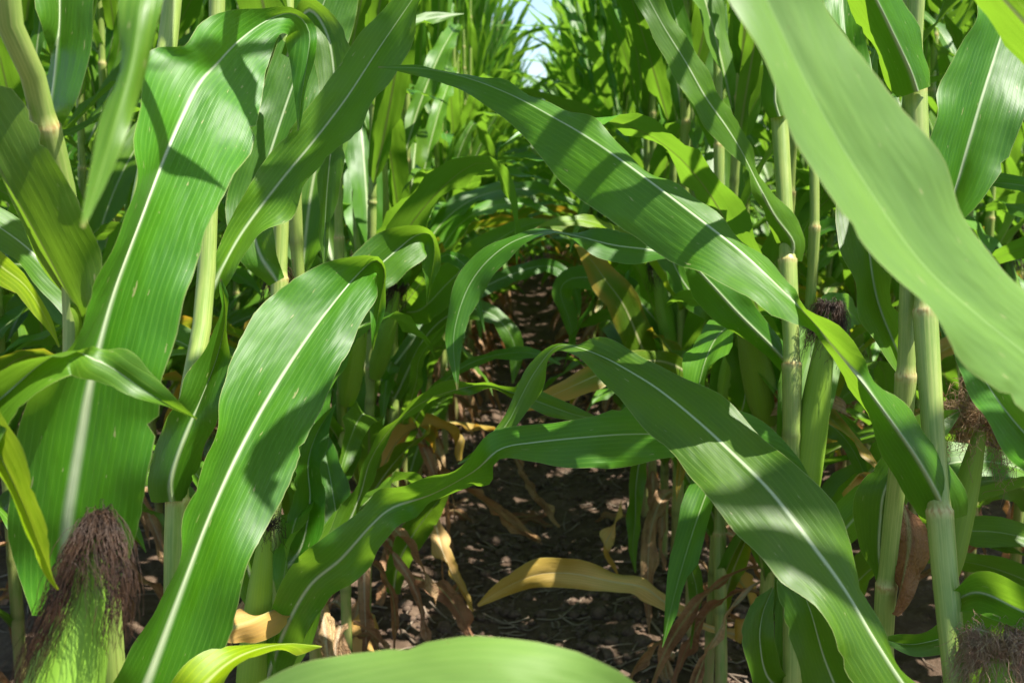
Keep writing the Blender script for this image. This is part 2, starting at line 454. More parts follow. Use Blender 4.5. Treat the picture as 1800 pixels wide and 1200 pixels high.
def stalk_mesh(path, r0, r1, collars, nodes, k=12, low_z=0.45, name='stalk'):
    """path: base to top, polyline in world or local metres. collars / nodes: arc positions (m) along the path."""
    base, _ = resample(path, 40)
    s = np.concatenate([[0], np.cumsum(np.linalg.norm(np.diff(base, axis=0), axis=1))])
    L = s[-1]
    q, rad, tone = [], [], []
    def put(a, r, cr=0, nd=0):
        if 0 <= a <= L: q.append(a); rad.append(r); tone.append((cr, nd))
    core = lambda a: r0 + (r1 - r0) * (a / L) ** 1.1
    marks = sorted([(c, 'c') for c in collars] + [(c, 'n') for c in nodes])
    put(0, core(0) * 1.05)
    prev = 0
    for a, kd in marks:
        c = core(a)
        if kd == 'c':
            put(a - 0.05, c * 1.13); put(a - 0.022, c * 1.16); put(a - 0.008, c * 1.18, 0.1); put(a - 0.002, c * 1.21, 0.6); put(a + 0.001, c * 1.22, 0.9)
            put(a + 0.004, c * 1.05, 0.4); put(a + 0.012, c * 0.98); put(a + 0.04, c * 0.97)
        else:
            put(a - 0.016, c * 1.03); put(a - 0.006, c * 1.10, 0, 0.4); put(a, c * 1.13, 0, 1); put(a + 0.005, c * 1.08, 0, 0.8); put(a + 0.014, c * 1.05)
    used = [m_[0] for m_ in marks]
    for a in np.arange(.06, L - .03, .07):
        if not any(abs(a - u_) < .055 for u_ in used): put(a, core(a) * 1.03)
    put(L, r1)
    o = np.argsort(q, kind='stable'); q = np.array(q)[o]; rad = np.array(rad)[o]; tone = np.array(tone)[o]
    keep = np.concatenate([[True], np.diff(q) > 0.0012]); q, rad, tone = q[keep], rad[keep], tone[keep]
    P = np.stack([np.interp(q, s, base[:, j]) for j in range(3)], 1)
    V, Fq = tube(P, rad, k)
    n = len(P)
    uv = np.zeros((n, k, 2)); uv[:, :, 0] = np.linspace(0, 2 * math.pi * r0, k)[None]; uv[:, :, 1] = q[:, None]
    tn = np.zeros((n, k, 3)); tn[:, :, 0] = tone[:, 0:1]; tn[:, :, 1] = tone[:, 1:2]
    tn[:, :, 2] = np.clip(1 - P[:, 2:3] / low_z, 0, 1)
    return mesh_from(name, V, Fq, M['stalk'], uv.reshape(-1, 2), None, tn.reshape(-1, 3))

def husk_mesh(base, tip, r, k=20, n=22, fold=True, seed=0):
    """Ear wrapped in husk leaves: swollen body with overlapping leaf edges, narrowing to an open tip."""
    rg = np.random.default_rng(seed)
    base, tip = np.array(base, float), np.array(tip, float)
    ax = unit(tip - base); L = np.linalg.norm(tip - base)
    ref = unit(np.cross(ax, np.array([0.2, 1, 0.1]))); B = np.cross(ax, ref)
    t = np.linspace(0, 1, n)
    prof = np.where(t < 0.25, 0.62 + 0.38 * np.sin(t / 0.25 * math.pi / 2), np.cos(np.clip((t - 0.25) / 0.82, 0, 1) * math.pi / 2) ** 0.62)
    prof = np.maximum(prof, 0.14)
    th = np.linspace(0, 2 * math.pi, k + 1)
    V = np.zeros((n, k + 1, 3)); uv = np.zeros((n, k + 1, 2)); un = np.zeros((n, k + 1, 2))
    cuts = rg.uniform(0, 2 * math.pi, 3)
    for j, a in enumerate(th):
        bump = np.zeros(n)
        for c in cuts:
            dd = (a - c - 0.5 * t) % (2 * math.pi)
            bump += 0.05 * np.exp(-dd * 1.6)
        rr = r * prof * (1 + bump)
        cen = base + ax * (t * L)[:, None]
        V[:, j] = cen + ref * (np.cos(a) * rr)[:, None] + B * (np.sin(a) * rr)[:, None]
        uv[:, j, 0] = 0.02 + a * r; uv[:, j, 1] = t * L
        un[:, j, 0] = 0.2 + 0.6 * (a / 6.283); un[:, j, 1] = t * 0.8
    V[:, -1] = V[:, 0]
    return mesh_from('ear', V, grid_faces(n, k + 1)[:, ::-1], M['husk'], uv.reshape(-1, 2), un.reshape(-1, 2))

def strands_mesh(paths, rad, mat, name='silk'):
    Vs, Fs, o = [], [], 0
    for P in paths:
        n = len(P)
        V, Fq = tube(P, np.linspace(rad, rad * 0.6, n), 3)
        Vs.append(V); Fs.append(Fq + o); o += len(V)
    return mesh_from(name, np.concatenate(Vs), np.concatenate(Fs), mat)

def silk_paths(base, tip, r, num, length, seed, spread=1.0, wig=0.004, npt=14, lift=0.02):
    """Strands that leave the ear tip, tip over and hang down along the husk."""
    rg = np.random.default_rng(seed)
    base, tip = np.array(base, float), np.array(tip, float)
    ax = unit(tip - base); L = np.linalg.norm(tip - base)
    ref = unit(np.cross(ax, np.array([0.2, 1, 0.1]))); B = np.cross(ax, ref)
    paths = []
    for i in range(num):
        a = rg.uniform(0, 2 * math.pi)
        if rg.random() < 0.7: a = rg.choice([0.1, 2.5, 3.6]) + rg.normal(0, 0.35)
        l = length * rg.uniform(0.45, 1.0)
        up = lift * rg.uniform(0.5, 1.2)
        side = ref * math.cos(a) + B * math.sin(a)
        p = []
        ww = rg.normal(0, wig, (npt, 3)); ww = np.cumsum(ww, 0) * 0.5
        for k in range(npt):
            t = k / (npt - 1); q = t * l
            down = max(0, q - up)
            h = min(q, up) * (1 - 0.3 * t) - down
            f = np.clip(-h / (0.55 * L), 0, 1)
            rad_ = (0.006 + 0.010 * min(1, q / 0.02)) * spread * rg.uniform(0.9, 1.15) + r * 0.78 * math.sin(f * math.pi / 2)
            p.append(tip + ax * h + side * rad_ + ww[k])
        paths.append(np.array(p))
    return paths

def rel(o, parent):
    o.parent = parent
    o.matrix_parent_inverse = Matrix.Translation(-Vector(parent.location))
    return o

# ================================================================== GROUND
def ground_h(x, y):
    v = Vector((x, y, 0))
    h = 0.020 * noise.noise(v * 2.2) + 0.014 * noise.noise(v * 7.0 + Vector((3, 1, 0))) + 0.010 * noise.noise(v * 21.0) + 0.006 * noise.noise(v * 47.0)
    ridge = 0.025 * math.cos(2 * math.pi * (x - 0.38) / 0.76)
    return h + ridge * (1 if abs(x) < 6 else 0)
def axis_pts(lo, hi, fine_lo, fine_hi, step, grow):
    a = list(np.arange(fine_lo, fine_hi, step)); s = step
    up = []; x = a[-1]
    while x < hi: s *= grow; x += s; up.append(x)
    s = step; dn = []; x = a[0]
    while x > lo: s *= grow; x -= s; dn.append(x)
    return np.array(dn[::-1] + a + up)
gx = axis_pts(-300, 300, -0.75, 0.75, 0.016, 1.10)
gy = axis_pts(-60, 700, 1.3, 4.8, 0.020, 1.07)
GV = np.array([(x, y, ground_h(x, y)) for y in gy for x in gx])
go = add('ground', mesh_from('ground', GV, grid_faces(len(gy), len(gx)), M['soil']))
tag(go, 'dark brown crumbly soil between the corn rows', kind='structure')

# ================================================================== HERO PLANTS
def hero_plant(label, pts, X, r, collars_px, nodes_px=(), top=2.1, ear_ids=None):
    """pts: pixels along the stalk, bottom to top, all on the row plane X."""
    W = [on_row(x, y, X) for x, y in pts]
    b = W[0]
    if b[2] > 0.05:
        W = [np.array([b[0] + (0.02 if X < 0 else -0.02) * 0, b[1], -0.03])] + W
    t = W[-1]
    if t[2] < top: W.append(np.array([t[0], t[1], top]))
    base = Vector((W[0][0], W[0][1], ground_h(W[0][0], W[0][1])))
    o = thing('corn_plant', label, 'corn plant', base, 'corn plants beside the alley')
    arr, _ = resample(W, 200)
    s = np.concatenate([[0], np.cumsum(np.linalg.norm(np.diff(arr, axis=0), axis=1))])
    pp = w2px(arr)
    def arc(yp): return float(np.interp(-yp, -pp[:, 1], s))
    me = stalk_mesh(W, r, r * 0.6, [arc(y) for y in collars_px], [arc(y) for y in nodes_px], k=16)
    so = rel(add('stalk', me), o)
    HERO.append((o, arr, r))
    return o, so

HERO = []
XL, XR = -0.38, 0.38
# ---- left row
PL0, _ = hero_plant('corn plant standing just beside the camera, sending drooping blades over the left row', [(-300, 900), (-290, 300)], XL, 0.0125, [500, 100, -400])
PL1, s1 = hero_plant('corn plant with the big brown-silked ear and the broad sunlit arching leaf', [(118, 1500), (132, 900), (128, 420), (100, 300), (72, 190), (25, 0), (0, -120)], XL, 0.0118, [228, 640, -300], [870])
PL2, _ = hero_plant('corn plant behind the broad sunlit leaf, its own wide blade folded at the tip', [(172, 780), (215, 500), (246, 380), (268, 250), (288, 100), (305, -150)], XL, 0.0125, [])
PL3, _ = hero_plant('corn plant with a pale thin stalk between two broad sunlit leaves', [(312, 1250), (308, 1000), (322, 760), (358, 560), (365, 430), (372, 200), (380, -100)], XL, 0.0125, [878, 120])
PL4, _ = hero_plant('corn plant whose low dark leaf reaches across the alley', [(470, 1300), (478, 900), (492, 480), (500, 150), (505, -150)], XL, 0.0135, [860, 490, 100], [640])
# ---- right row
PR0, _ = hero_plant('corn plant beside the camera with a blurred sheen-painted blade crossing the right row', [(2120, 1100), (2110, 300)], XR, 0.0125, [820, 300])
PR1, _ = hero_plant('corn plant with a thick hairy stalk and long blade arching over the alley', [(1690, 1400), (1678, 1190), (1660, 1000), (1652, 905), (1636, 700), (1624, 500), (1614, 250), (1606, 100), (1598, -50), (1590, -300)], XR, 0.0120, [908, 162, 555, -350])
PR2, _ = hero_plant('corn plant with a dark cupped leaf and a withered brown strip on its stalk', [(1560, 1400), (1552, 1150), (1562, 980), (1590, 700), (1600, 400), (1610, 0)], XR, 0.0108, [1028, 660, 330])
PR3, _ = hero_plant('corn plant with a jointed stalk and a tall upright ear in the right row', [(1392, 1250), (1390, 900), (1392, 650), (1384, 455), (1378, 330), (1370, 200), (1365, 50), (1362, -150)], XR, 0.0145, [458, 205, 640, -80], [765, 960])
PR4, _ = hero_plant('corn plant with a slender pale stalk behind the jointed stalk', [(1425, 1100), (1412, 800), (1420, 600), (1432, 400), (1430, 250), (1432, 0)], 0.46, 0.0098, [400, 40], [545])

PL5, _ = hero_plant('corn plant with a pale jointed stalk rising from bare soil beside the yellow withered leaf', [(690, 1170), (692, 900), (692, 600), (680, 430), (671, 235), (660, 60), (655, -100)], XL, 0.0135, [545, 237, 470], [1040, 860])
PR5, _ = hero_plant('corn plant with dry leaves round its foot at the end of the tan leaf bridge', [(1268, 1210), (1265, 950), (1262, 600), (1264, 300), (1262, -50)], XR, 0.0125, [938, 256], [1075, 560])
PR6, _ = hero_plant('corn plant with a straight pale upper stalk behind the long arching blade', [(1214, 1050), (1216, 700), (1220, 450), (1219, 250), (1213, 0), (1210, -100)], XR, 0.0125, [250, 640])
V_ = 0.6
# A: broad leaf with bright midrib
hero_leaf(PL1, [(118, 1080, .76, 60, 70), (116, 980, .75, 95, 110), (122, 900, .74, 108, 124), (145, 760, .735, 112, 132), (166, 640, .735, 74, 118), (196, 520, .745, 28, 128), (240, 400, .77, 18, 116),
    (288, 275, .81, 50, 130), (325, 195, .845, 92, 132), (350, 148, .865, 104, 122), (378, 115, .89, 56, 108), (420, 72, .92, 62, 72), (470, 36, .95, 24, 40, .3, .3), (515, 24, .97, 10, 42, .2, .2), (543, 55, .99, 12, 46, -.3, .3), (540, 110, .99, 14, 30), (530, 170, .99, 8, 12), (524, 230, .99, 1, 1)],
    hw=.060, n=100, nu=18, ruff=.004, seed=3, sd=(.75, .4), mat='leaf')
# B
hero_leaf(PL2, [(235, 1260, .86, 70, 80), (262, 1185, .86, 45, 100), (300, 1080, .87, 35, 112), (330, 1000, .88, 32, 104), (365, 910, .90, 32, 92), (405, 820, .93, 42, 108), (445, 745, .96, 66, 98), (490, 670, .99, 94, 88),
    (540, 595, 1.02, 98, 76), (585, 535, 1.05, 80, 56), (625, 486, 1.08, 44, 54), (658, 458, 1.10, 14, 34), (676, 478, 1.11, 8, 26), (668, 530, 1.11, 10, 16), (660, 580, 1.10, 6, 8), (655, 615, 1.10, 1, 1)],
    hw=.062, n=90, nu=16, ruff=.004, seed=4, sd=(.7, .5), mat='leaf')
# C: long blade over the alley
hero_leaf(PR1, [(1660, 912, .925, 38, 40, -1, -1), (1656, 890, .905, 47, 47, -.9, -.9), (1644, 862, .893, 50, 48, -.9, -.9), (1605, 795, .875, 44, 34, -.8, -.8), (1548, 715, .87, 34, 26, -.6, -.6), (1492, 640, .88, 22, 20, -.5, .3), (1432, 568, .89, 12, 12, .2, .6), (1370, 508, .90, 44, 16),
    (1300, 442, .92, 74, 20), (1200, 363, .95, 90, 20), (1100, 288, .98, 98, 24), (1030, 240, 1.02, 90, 30), (975, 208, 1.04, 66, 20), (900, 168, 1.07, 38, 12), (820, 137, 1.10, 28, 9), (745, 121, 1.13, 14, 6), (665, 118, 1.16, 1, 1)],
    hw=.052, n=90, nu=14, seed=5, sd=(.7, -.4))
# D: lower right broad blade
hero_leaf(PR1, [(1690, 1330, .86, 60, 50), (1640, 1275, .83, 60, 40), (1585, 1200, .81, 62, 22), (1533, 1120, .81, 52, 22), (1500, 1063, .82, 58, 28), (1467, 1013, .83, 66, 50), (1433, 967, .84, 86, 68), (1400, 923, .85, 84, 76), (1350, 860, .87, 94, 56),
    (1290, 800, .90, 86, 62), (1225, 740, .93, 64, 62), (1160, 687, .96, 64, 42), (1110, 655, .99, 52, 34), (1060, 628, 1.02, 32, 26), (1010, 610, 1.05, 16, 10), (975, 612, 1.08, 14, 10), (940, 655, 1.10, 18, 18), (915, 700, 1.11, 13, 13), (893, 742, 1.11, 13, 13), (855, 785, 1.10, 12, 8), (805, 815, 1.09, 1, 1)],
    hw=.058, n=100, nu=16, seed=6, sd=(.6, -.25))
# E: dark blade crossing from the left
hero_leaf(PL4, [(462, 1210, 1.30, 30, 30, -.8, -.8), (500, 1110, 1.26, 34, 40), (545, 1030, 1.22, 48, 36), (600, 982, 1.18, 50, 48), (652, 925, 1.14, 34, 36), (692, 892, 1.12, 38, 36), (760, 866, 1.10, 26, 22, .8, -.8), (830, 828, 1.08, 26, 26, .8, -.8), (880, 790, 1.07, 36, 22),
    (940, 778, 1.06, 38, 34), (1033, 768, 1.05, 30, 55), (1100, 763, 1.05, 52, 58), (1167, 763, 1.05, 56, 42), (1240, 768, 1.06, 56, 32), (1320, 780, 1.07, 48, 30), (1390, 815, 1.08, 18, 15), (1432, 860, 1.08, 1, 1)],
    hw=.048, n=100, nu=14, seed=7, sd=(-.3, .6))
# F: blade close to the lens, its pale sheen painted into the colour
hero_leaf(PR0, [(2090, 880, .60, 50, 60), (1950, 765, .57, 62, 76), (1830, 650, .545, 66, 86), (1715, 556, .52, 66, 100), (1615, 462, .505, 62, 118), (1510, 312, .495, 58, 124), (1425, 166, .485, 54, 112), (1350, 8, .48, 48, 94), (1290, -120, .475, 34, 70), (1250, -260, .475, 1, 1)],
    hw=.052, n=70, nu=14, seed=8, sd=(.75, -.8), bulge=.10, mat='leaf_painted_sheen', ruff=.003)
# G: hanging blurred tip
hero_leaf(PL0, [(-230, -300, .60, 40, 40), (-120, -560, .58, 50, 50), (60, -700, .55, 50, 50), (220, -560, .53, 50, 50), (290, -300, .52, 45, 45), (275, -120, .51, 42, 42), (250, 0, .47, 36, 34), (235, 100, .46, 31, 29), (208, 200, .45, 26, 26), (178, 300, .44, 19, 19), (145, 400, .43, 2, 2)],
    hw=.022, n=60, nu=8, seed=9, mat='leaf_soft', sd=(-.3, -.3))
# H: arching blade under the lens
hero_leaf(PL0, [(-290, 1500, .60, 60, 60), (-120, 1480, .57, 80, 80), (150, 1400, .54, 90, 90), (350, 1310, .52, 78, 90), (520, 1258, .50, 66, 90), (700, 1215, .49, 84, 90), (850, 1205, .48, 96, 90), (980, 1225, .48, 86, 80), (1080, 1265, .48, 62, 60), (1180, 1340, .49, 40, 40), (1260, 1450, .5, 1, 1)],
    hw=.045, n=70, nu=12, seed=10, sd=(-.6, .6), mat='leaf_painted_sheen')
# I, J: left edge blades
hero_leaf(PL0, [(-250, 1150, .60, 40, 40), (-130, 880, .62, 55, 55), (-40, 745, .64, 58, 52), (25, 680, .65, 48, 42), (80, 634, .66, 28, 24), (125, 616, .665, 10, 16), (160, 630, .67, 22, 26, -.3, .3), (200, 648, .675, 33, 30, .2, .2), (250, 683, .68, 22, 21, .2, .2), (300, 713, .68, 10, 10), (346, 736, .68, 1, 1)],
    hw=.042, n=70, nu=12, seed=11)
hero_leaf(PL0, [(-260, 700, .62, 35, 35), (-160, 600, .64, 50, 50), (-60, 690, .66, 50, 50), (-10, 780, .64, 44, 44), (38, 880, .635, 30, 30), (68, 955, .63, 18, 18), (90, 1010, .63, 8, 8), (102, 1036, .63, 1, 1)],
    hw=.04, mat='leaf_lime', n=60, nu=10, seed=12)
# K
hero_leaf(PL1, [(150, 600, .80, 20, 25), (140, 550, .79, 10, 38), (112, 495, .78, 10, 64, -.9, .5), (70, 418, .76, 10, 84, -.9, .5), (20, 330, .74, 10, 94, -.9, .5), (-30, 240, .73, 14, 92), (-110, 120, .72, 20, 70), (-200, 0, .72, 1, 1)],
    hw=.046, n=50, nu=12, seed=13, mat='leaf_soft')
# leaf from the upper left collar
hero_leaf(PL1, [(85, 228, .765, 26, 20, -.9, -.9), (92, 190, .77, 22, 30, -.8, .8), (100, 120, .78, 18, 52, -.6, .7), (104, 40, .79, 24, 72), (105, -40, .80, 40, 78), (110, -160, .82, 40, 70), (140, -330, .85, 30, 40), (200, -480, .88, 1, 1)],
    hw=.05, n=50, nu=12, seed=14)
# L, W, V
hero_leaf(PL3, [(368, 520, 1.12, 14, 14, -.9, -.9), (392, 470, 1.13, 18, 24), (430, 405, 1.15, 34, 26), (495, 318, 1.17, 44, 40), (555, 245, 1.18, 46, 46), (610, 172, 1.19, 44, 48), (665, 88, 1.2, 42, 40), (725, 0, 1.2, 28, 26), (780, -80, 1.2, 10, 10), (800, -120, 1.2, 1, 1)],
    hw=.042, n=60, nu=12, seed=15, sd=(.35, .75), ruff=.007)
hero_leaf(PL4, [(487, 495, 1.38, 14, 14, -.9, -.9), (455, 440, 1.39, 40, 30), (446, 370, 1.40, 50, 40), (472, 280, 1.42, 48, 50), (515, 150, 1.45, 50, 60), (560, 30, 1.48, 52, 64), (600, -70, 1.5, 40, 40), (640, -150, 1.5, 1, 1)],
    hw=.05, n=50, nu=12, seed=16)
hero_leaf(PL4, [(505, 100, 1.40, 12, 12), (540, 20, 1.38, 28, 28), (575, 60, 1.36, 30, 30), (588, 140, 1.35, 30, 26), (586, 220, 1.34, 28, 24), (578, 300, 1.33, 22, 18), (572, 380, 1.33, 12, 10), (569, 478, 1.33, 1, 1)],
    hw=.034, n=50, nu=8, seed=17)
# M: folded tip behind B
hero_leaf(PL4, [(480, 640, 1.40, 20, 20), (540, 590, 1.42, 30, 30), (610, 525, 1.45, 40, 40), (655, 478, 1.48, 44, 40), (695, 442, 1.50, 44, 42), (730, 414, 1.52, 24, 46), (756, 412, 1.54, 8, 34), (764, 440, 1.54, 8, 26), (757, 490, 1.54, 6, 10), (751, 535, 1.54, 1, 1)],
    hw=.05, n=60, nu=12, seed=18)
# N: arch across the alley
hero_leaf(PR3, [(1385, 642, 1.46, 16, 16, -.9, -.9), (1360, 612, 1.44, 20, 22, -.8, -.8), (1295, 548, 1.42, 34, 28, -.7, -.5), (1245, 494, 1.40, 38, 28, -.7, -.5), (1205, 456, 1.38, 10, 12), (1150, 441, 1.38, 20, 19), (1080, 432, 1.38, 23, 22), (1010, 415, 1.39, 15, 12), (960, 409, 1.40, 8, 8), (905, 424, 1.40, 12, 10), (860, 456, 1.40, 24, 22),
    (827, 498, 1.40, 28, 24), (806, 550, 1.39, 22, 20), (797, 605, 1.38, 16, 14), (804, 685, 1.37, 1, 1)], hw=.042, n=80, nu=10, seed=19, sd=(.6, -.4))
# O, O2: thin arches
hero_leaf(PL4, [(490, 1150, 1.37, 20, 20), (570, 1010, 1.42, 25, 25), (628, 880, 1.45, 16, 14, .8, -.8), (650, 808, 1.45, 10, 9, .8, -.8), (690, 748, 1.44, 9, 9, .8, -.8), (750, 702, 1.42, 9, 9, .8, -.8), (840, 677, 1.40, 11, 11), (900, 690, 1.38, 14, 13), (960, 711, 1.36, 18, 16), (1012, 729, 1.35, 14, 12), (1058, 738, 1.35, 1, 1)], hw=.032, n=60, nu=8, seed=20)
hero_leaf(None, [(655, 760, 1.9, 8, 8), (740, 730, 1.85, 10, 10), (775, 682, 1.8, 8, 8), (815, 645, 1.78, 8, 8), (870, 626, 1.75, 7, 7), (940, 618, 1.72, 9, 9), (1000, 628, 1.7, 8, 8), (1060, 650, 1.7, 1, 1)], hw=.03, n=40, nu=8, seed=21, name='leaf') if False else None
# T
hero_leaf(PR3, [(1390, 458, 1.45, 20, 20, -.9, -.9), (1394, 425, 1.44, 26, 22, -.9, -.9), (1362, 380, 1.42, 14, 30, -.6, -.5), (1330, 322, 1.40, 9, 14), (1303, 268, 1.38, 9, 9), (1275, 222, 1.36, 26, 22), (1240, 172, 1.34, 34, 28), (1205, 110, 1.33, 28, 26), (1165, 45, 1.32, 24, 26), (1125, -30, 1.32, 18, 18), (1080, -120, 1.34, 1, 1)],
    hw=.042, n=60, nu=10, seed=22, sd=(.6, -.4))
# second blade of the jointed plant, going up behind F
hero_leaf(PR3, [(1370, 205, 1.47, 18, 18, -.9, -.9), (1362, 170, 1.47, 26, 26, -.9, -.9), (1372, 100, 1.48, 34, 34, -.6, -.6), (1390, 0, 1.5, 40, 40), (1420, -120, 1.52, 30, 30), (1460, -240, 1.55, 1, 1)], hw=.048, n=40, nu=10, seed=23)
# U, strip behind F, Q, corner
hero_leaf(PR1, [(1612, 160, .925, 36, 24, -.9, -.9), (1600, 125, .91, 48, 36, -.9, -.9), (1572, 65, .89, 50, 44, -.8, -.7), (1535, -10, .87, 46, 44, -.7, -.5), (1480, -110, .85, 44, 40), (1410, -240, .84, 36, 30), (1340, -350, .84, 1, 1)], hw=.052, n=50, nu=12, seed=24)
hero_leaf(PR2, [(1608, 330, 1.0, 12, 12), (1600, 262, .99, 16, 16), (1560, 205, .98, 20, 18), (1510, 140, .96, 24, 20), (1450, 60, .94, 26, 22), (1390, -20, .92, 24, 22), (1320, -110, .9, 18, 18), (1250, -200, .9, 1, 1)], hw=.04, n=50, nu=10, seed=25, sd=(.6, -.4))
hero_leaf(PR2, [(1606, 470, 1.02, 14, 14), (1645, 420, 1.02, 24, 24), (1675, 345, 1.02, 44, 44), (1702, 250, 1.02, 66, 74), (1728, 160, 1.03, 68, 84), (1755, 75, 1.05, 62, 84), (1785, -20, 1.07, 48, 64), (1830, -140, 1.1, 30, 30), (1880, -230, 1.12, 1, 1)], hw=.06, n=60, nu=14, seed=26)
hero_leaf(PR0, [(2110, 300, .64, 20, 20), (2000, 230, .63, 50, 45), (1900, 150, .61, 50, 45), (1820, 60, .60, 50, 42), (1740, -30, .58, 46, 40), (1660, -140, .56, 30, 30), (1600, -240, .55, 1, 1)], hw=.034, n=40, nu=10, seed=27, sd=(-.8, .4))
# Y cupped leaf, lower right leaves
hero_leaf(PR2, [(1556, 1030, 1.05, 14, 12, -.9, -.9), (1546, 975, 1.04, 24, 20, -.9, -.9), (1548, 915, 1.03, 38, 34, -.8, -.8), (1556, 860, 1.02, 42, 42, -.7, -.7), (1590, 800, 1.02, 34, 34, -.5, -.5), (1640, 750, 1.03, 30, 30), (1690, 720, 1.05, 1, 1)], hw=.045, n=50, nu=12, seed=28, bulge=.2)
hero_leaf(PR1, [(1668, 1060, .90, 16, 16), (1720, 1040, .88, 30, 36), (1790, 1070, .86, 40, 44), (1870, 1110, .85, 40, 40), (1960, 1180, .85, 1, 1)], hw=.04, n=40, nu=10, seed=29)
hero_leaf(PR2, [(1700, 1230, 1.06, 20, 20), (1760, 1140, 1.02, 34, 34), (1720, 1105, .99, 36, 36), (1660, 1120, .97, 30, 30), (1600, 1132, .96, 18, 18), (1548, 1122, .95, 1, 1)], hw=.035, n=40, nu=10, seed=30)
hero_leaf(PR2, [(1545, 1330, 1.06, 20, 20), (1490, 1250, 1.04, 44, 44), (1450, 1160, 1.03, 52, 50), (1425, 1075, 1.02, 44, 46), (1400, 1010, 1.02, 26, 28), (1385, 960, 1.02, 1, 1)], hw=.042, n=40, nu=12, seed=31)
hero_leaf(PR3, [(1392, 1220, 1.46, 20, 20), (1350, 1190, 1.42, 30, 30), (1336, 1130, 1.40, 32, 26), (1340, 1080, 1.40, 22, 20), (1360, 1030, 1.40, 1, 1)], hw=.035, n=36, nu=10, seed=32)
# right background-side bright backlit blades near PR1
hero_leaf(PR1, [(1636, 560, .93, 14, 14, -.9, -.9), (1622, 500, .95, 22, 30, -.8, -.8), (1590, 430, .97, 34, 34, -.6, -.5), (1545, 330, 1.0, 40, 36), (1510, 220, 1.03, 42, 36), (1490, 100, 1.06, 40, 36), (1480, -30, 1.1, 30, 30), (1490, -130, 1.12, 1, 1)], hw=.05, n=50, nu=12, seed=33)
hero_leaf(PR2, [(1600, 665, 1.03, 12, 12), (1570, 600, 1.05, 30, 26), (1540, 520, 1.08, 40, 36), (1525, 420, 1.11, 44, 40), (1515, 300, 1.15, 44, 40), (1520, 180, 1.2, 30, 30), (1540, 80, 1.22, 1, 1)], hw=.05, n=50, nu=12, seed=34)
hero_leaf(PR0, [(2050, 900, .70, 30, 30), (1900, 840, .78, 40, 40), (1810, 770, .84, 42, 38), (1745, 690, .90, 36, 34), (1700, 610, .96, 24, 24), (1670, 540, 1.0, 1, 1)], hw=.04, n=40, nu=10, seed=35)
# DD: leaf at the left sheath
hero_leaf(PL3, [(302, 880, 1.01, 36, 26, -.9, -.9), (300, 845, 1.0, 46, 36, -.9, -.9), (318, 785, 1.0, 46, 40, -.6, -.6), (352, 705, 1.01, 36, 34), (384, 620, 1.02, 28, 26), (396, 550, 1.02, 18, 16), (388, 490, 1.02, 1, 1)], hw=.045, n=50, nu=12, seed=36, bulge=.2)

# blades of the middle distance, either side of the open soil
U1, U2 = (.6, -.4), (-.4, .6)
hero_leaf(PR6, [(1190, 690, 2.40, 14, 14), (1143, 640, 2.36, 24, 24), (1098, 540, 2.33, 30, 30), (1064, 492, 2.32, 27, 26), (1040, 458, 2.34, 18, 18), (1010, 430, 2.38, 1, 1)], hw=.045, n=40, nu=10, seed=71, sd=U1, mat='leaf_yellow')
hero_leaf(PR6, [(1205, 640, 2.42, 10, 10), (1150, 560, 2.5, 22, 22), (1085, 500, 2.55, 24, 24), (1014, 488, 2.6, 20, 22), (985, 510, 2.62, 22, 14), (1000, 560, 2.62, 16, 12), (1010, 610, 2.62, 1, 1)], hw=.04, n=40, nu=10, seed=72, sd=U1)
hero_leaf(PL5, [(694, 640, 2.5, 10, 10), (760, 560, 2.6, 16, 16), (850, 505, 2.75, 16, 16), (930, 472, 2.85, 13, 13), (974, 470, 2.9, 12, 12), (1004, 494, 2.9, 11, 11), (1016, 528, 2.9, 7, 7), (1018, 560, 2.9, 1, 1)], hw=.03, n=40, nu=10, seed=73, sd=U2)
hero_leaf(PL5, [(694, 700, 2.46, 10, 10), (750, 590, 2.44, 18, 18), (810, 545, 2.42, 19, 19), (862, 552, 2.41, 17, 17), (896, 586, 2.40, 18, 17), (907, 628, 2.40, 13, 13), (901, 674, 2.40, 1, 1)], hw=.036, n=40, nu=10, seed=74, sd=U2)
hero_leaf(PL5, [(693, 560, 2.5, 10, 10), (745, 490, 2.0, 11, 11), (778, 449, 1.95, 10, 10), (806, 456, 1.93, 11, 11), (826, 482, 1.92, 10, 10), (838, 522, 1.92, 7, 7), (852, 584, 1.92, 1, 1)], hw=.026, n=40, nu=8, seed=75, sd=U2)
hero_leaf(PL5, [(690, 545, 2.48, 12, 12, -.9, -.9), (738, 545, 2.3, 26, 26), (790, 495, 2.2, 30, 30), (850, 440, 2.12, 26, 26), (910, 402, 2.08, 17, 17), (965, 386, 2.05, 1, 1)], hw=.05, n=40, nu=10, seed=76, sd=U2)
hero_leaf(PR6, [(1216, 560, 2.4, 10, 10), (1150, 450, 2.1, 14, 14), (1084, 406, 1.95, 11, 11), (1030, 388, 1.9, 9, 9), (980, 389, 1.88, 8, 8), (945, 400, 1.88, 1, 1)], hw=.028, n=40, nu=8, seed=77, sd=U1, mat='leaf_lime')
hero_leaf(PL5, [(693, 820, 2.45, 10, 10), (728, 742, 2.2, 12, 12), (764, 690, 2.0, 10, 10), (804, 652, 1.9, 9, 9), (851, 629, 1.85, 8, 8), (900, 620, 1.82, 9, 9), (945, 622, 1.8, 8, 8), (985, 640, 1.8, 1, 1)], hw=.03, n=40, nu=8, seed=78, sd=U2)
hero_leaf(PR5, [(1262, 700, 2.05, 10, 10), (1180, 640, 1.9, 18, 18), (1100, 640, 1.8, 24, 22), (1044, 662, 1.75, 23, 20), (997, 683, 1.72, 20, 18), (955, 702, 1.7, 15, 13), (912, 724, 1.7, 1, 1)], hw=.036, n=40, nu=10, seed=79, sd=U1, mat='leaf_yellow')
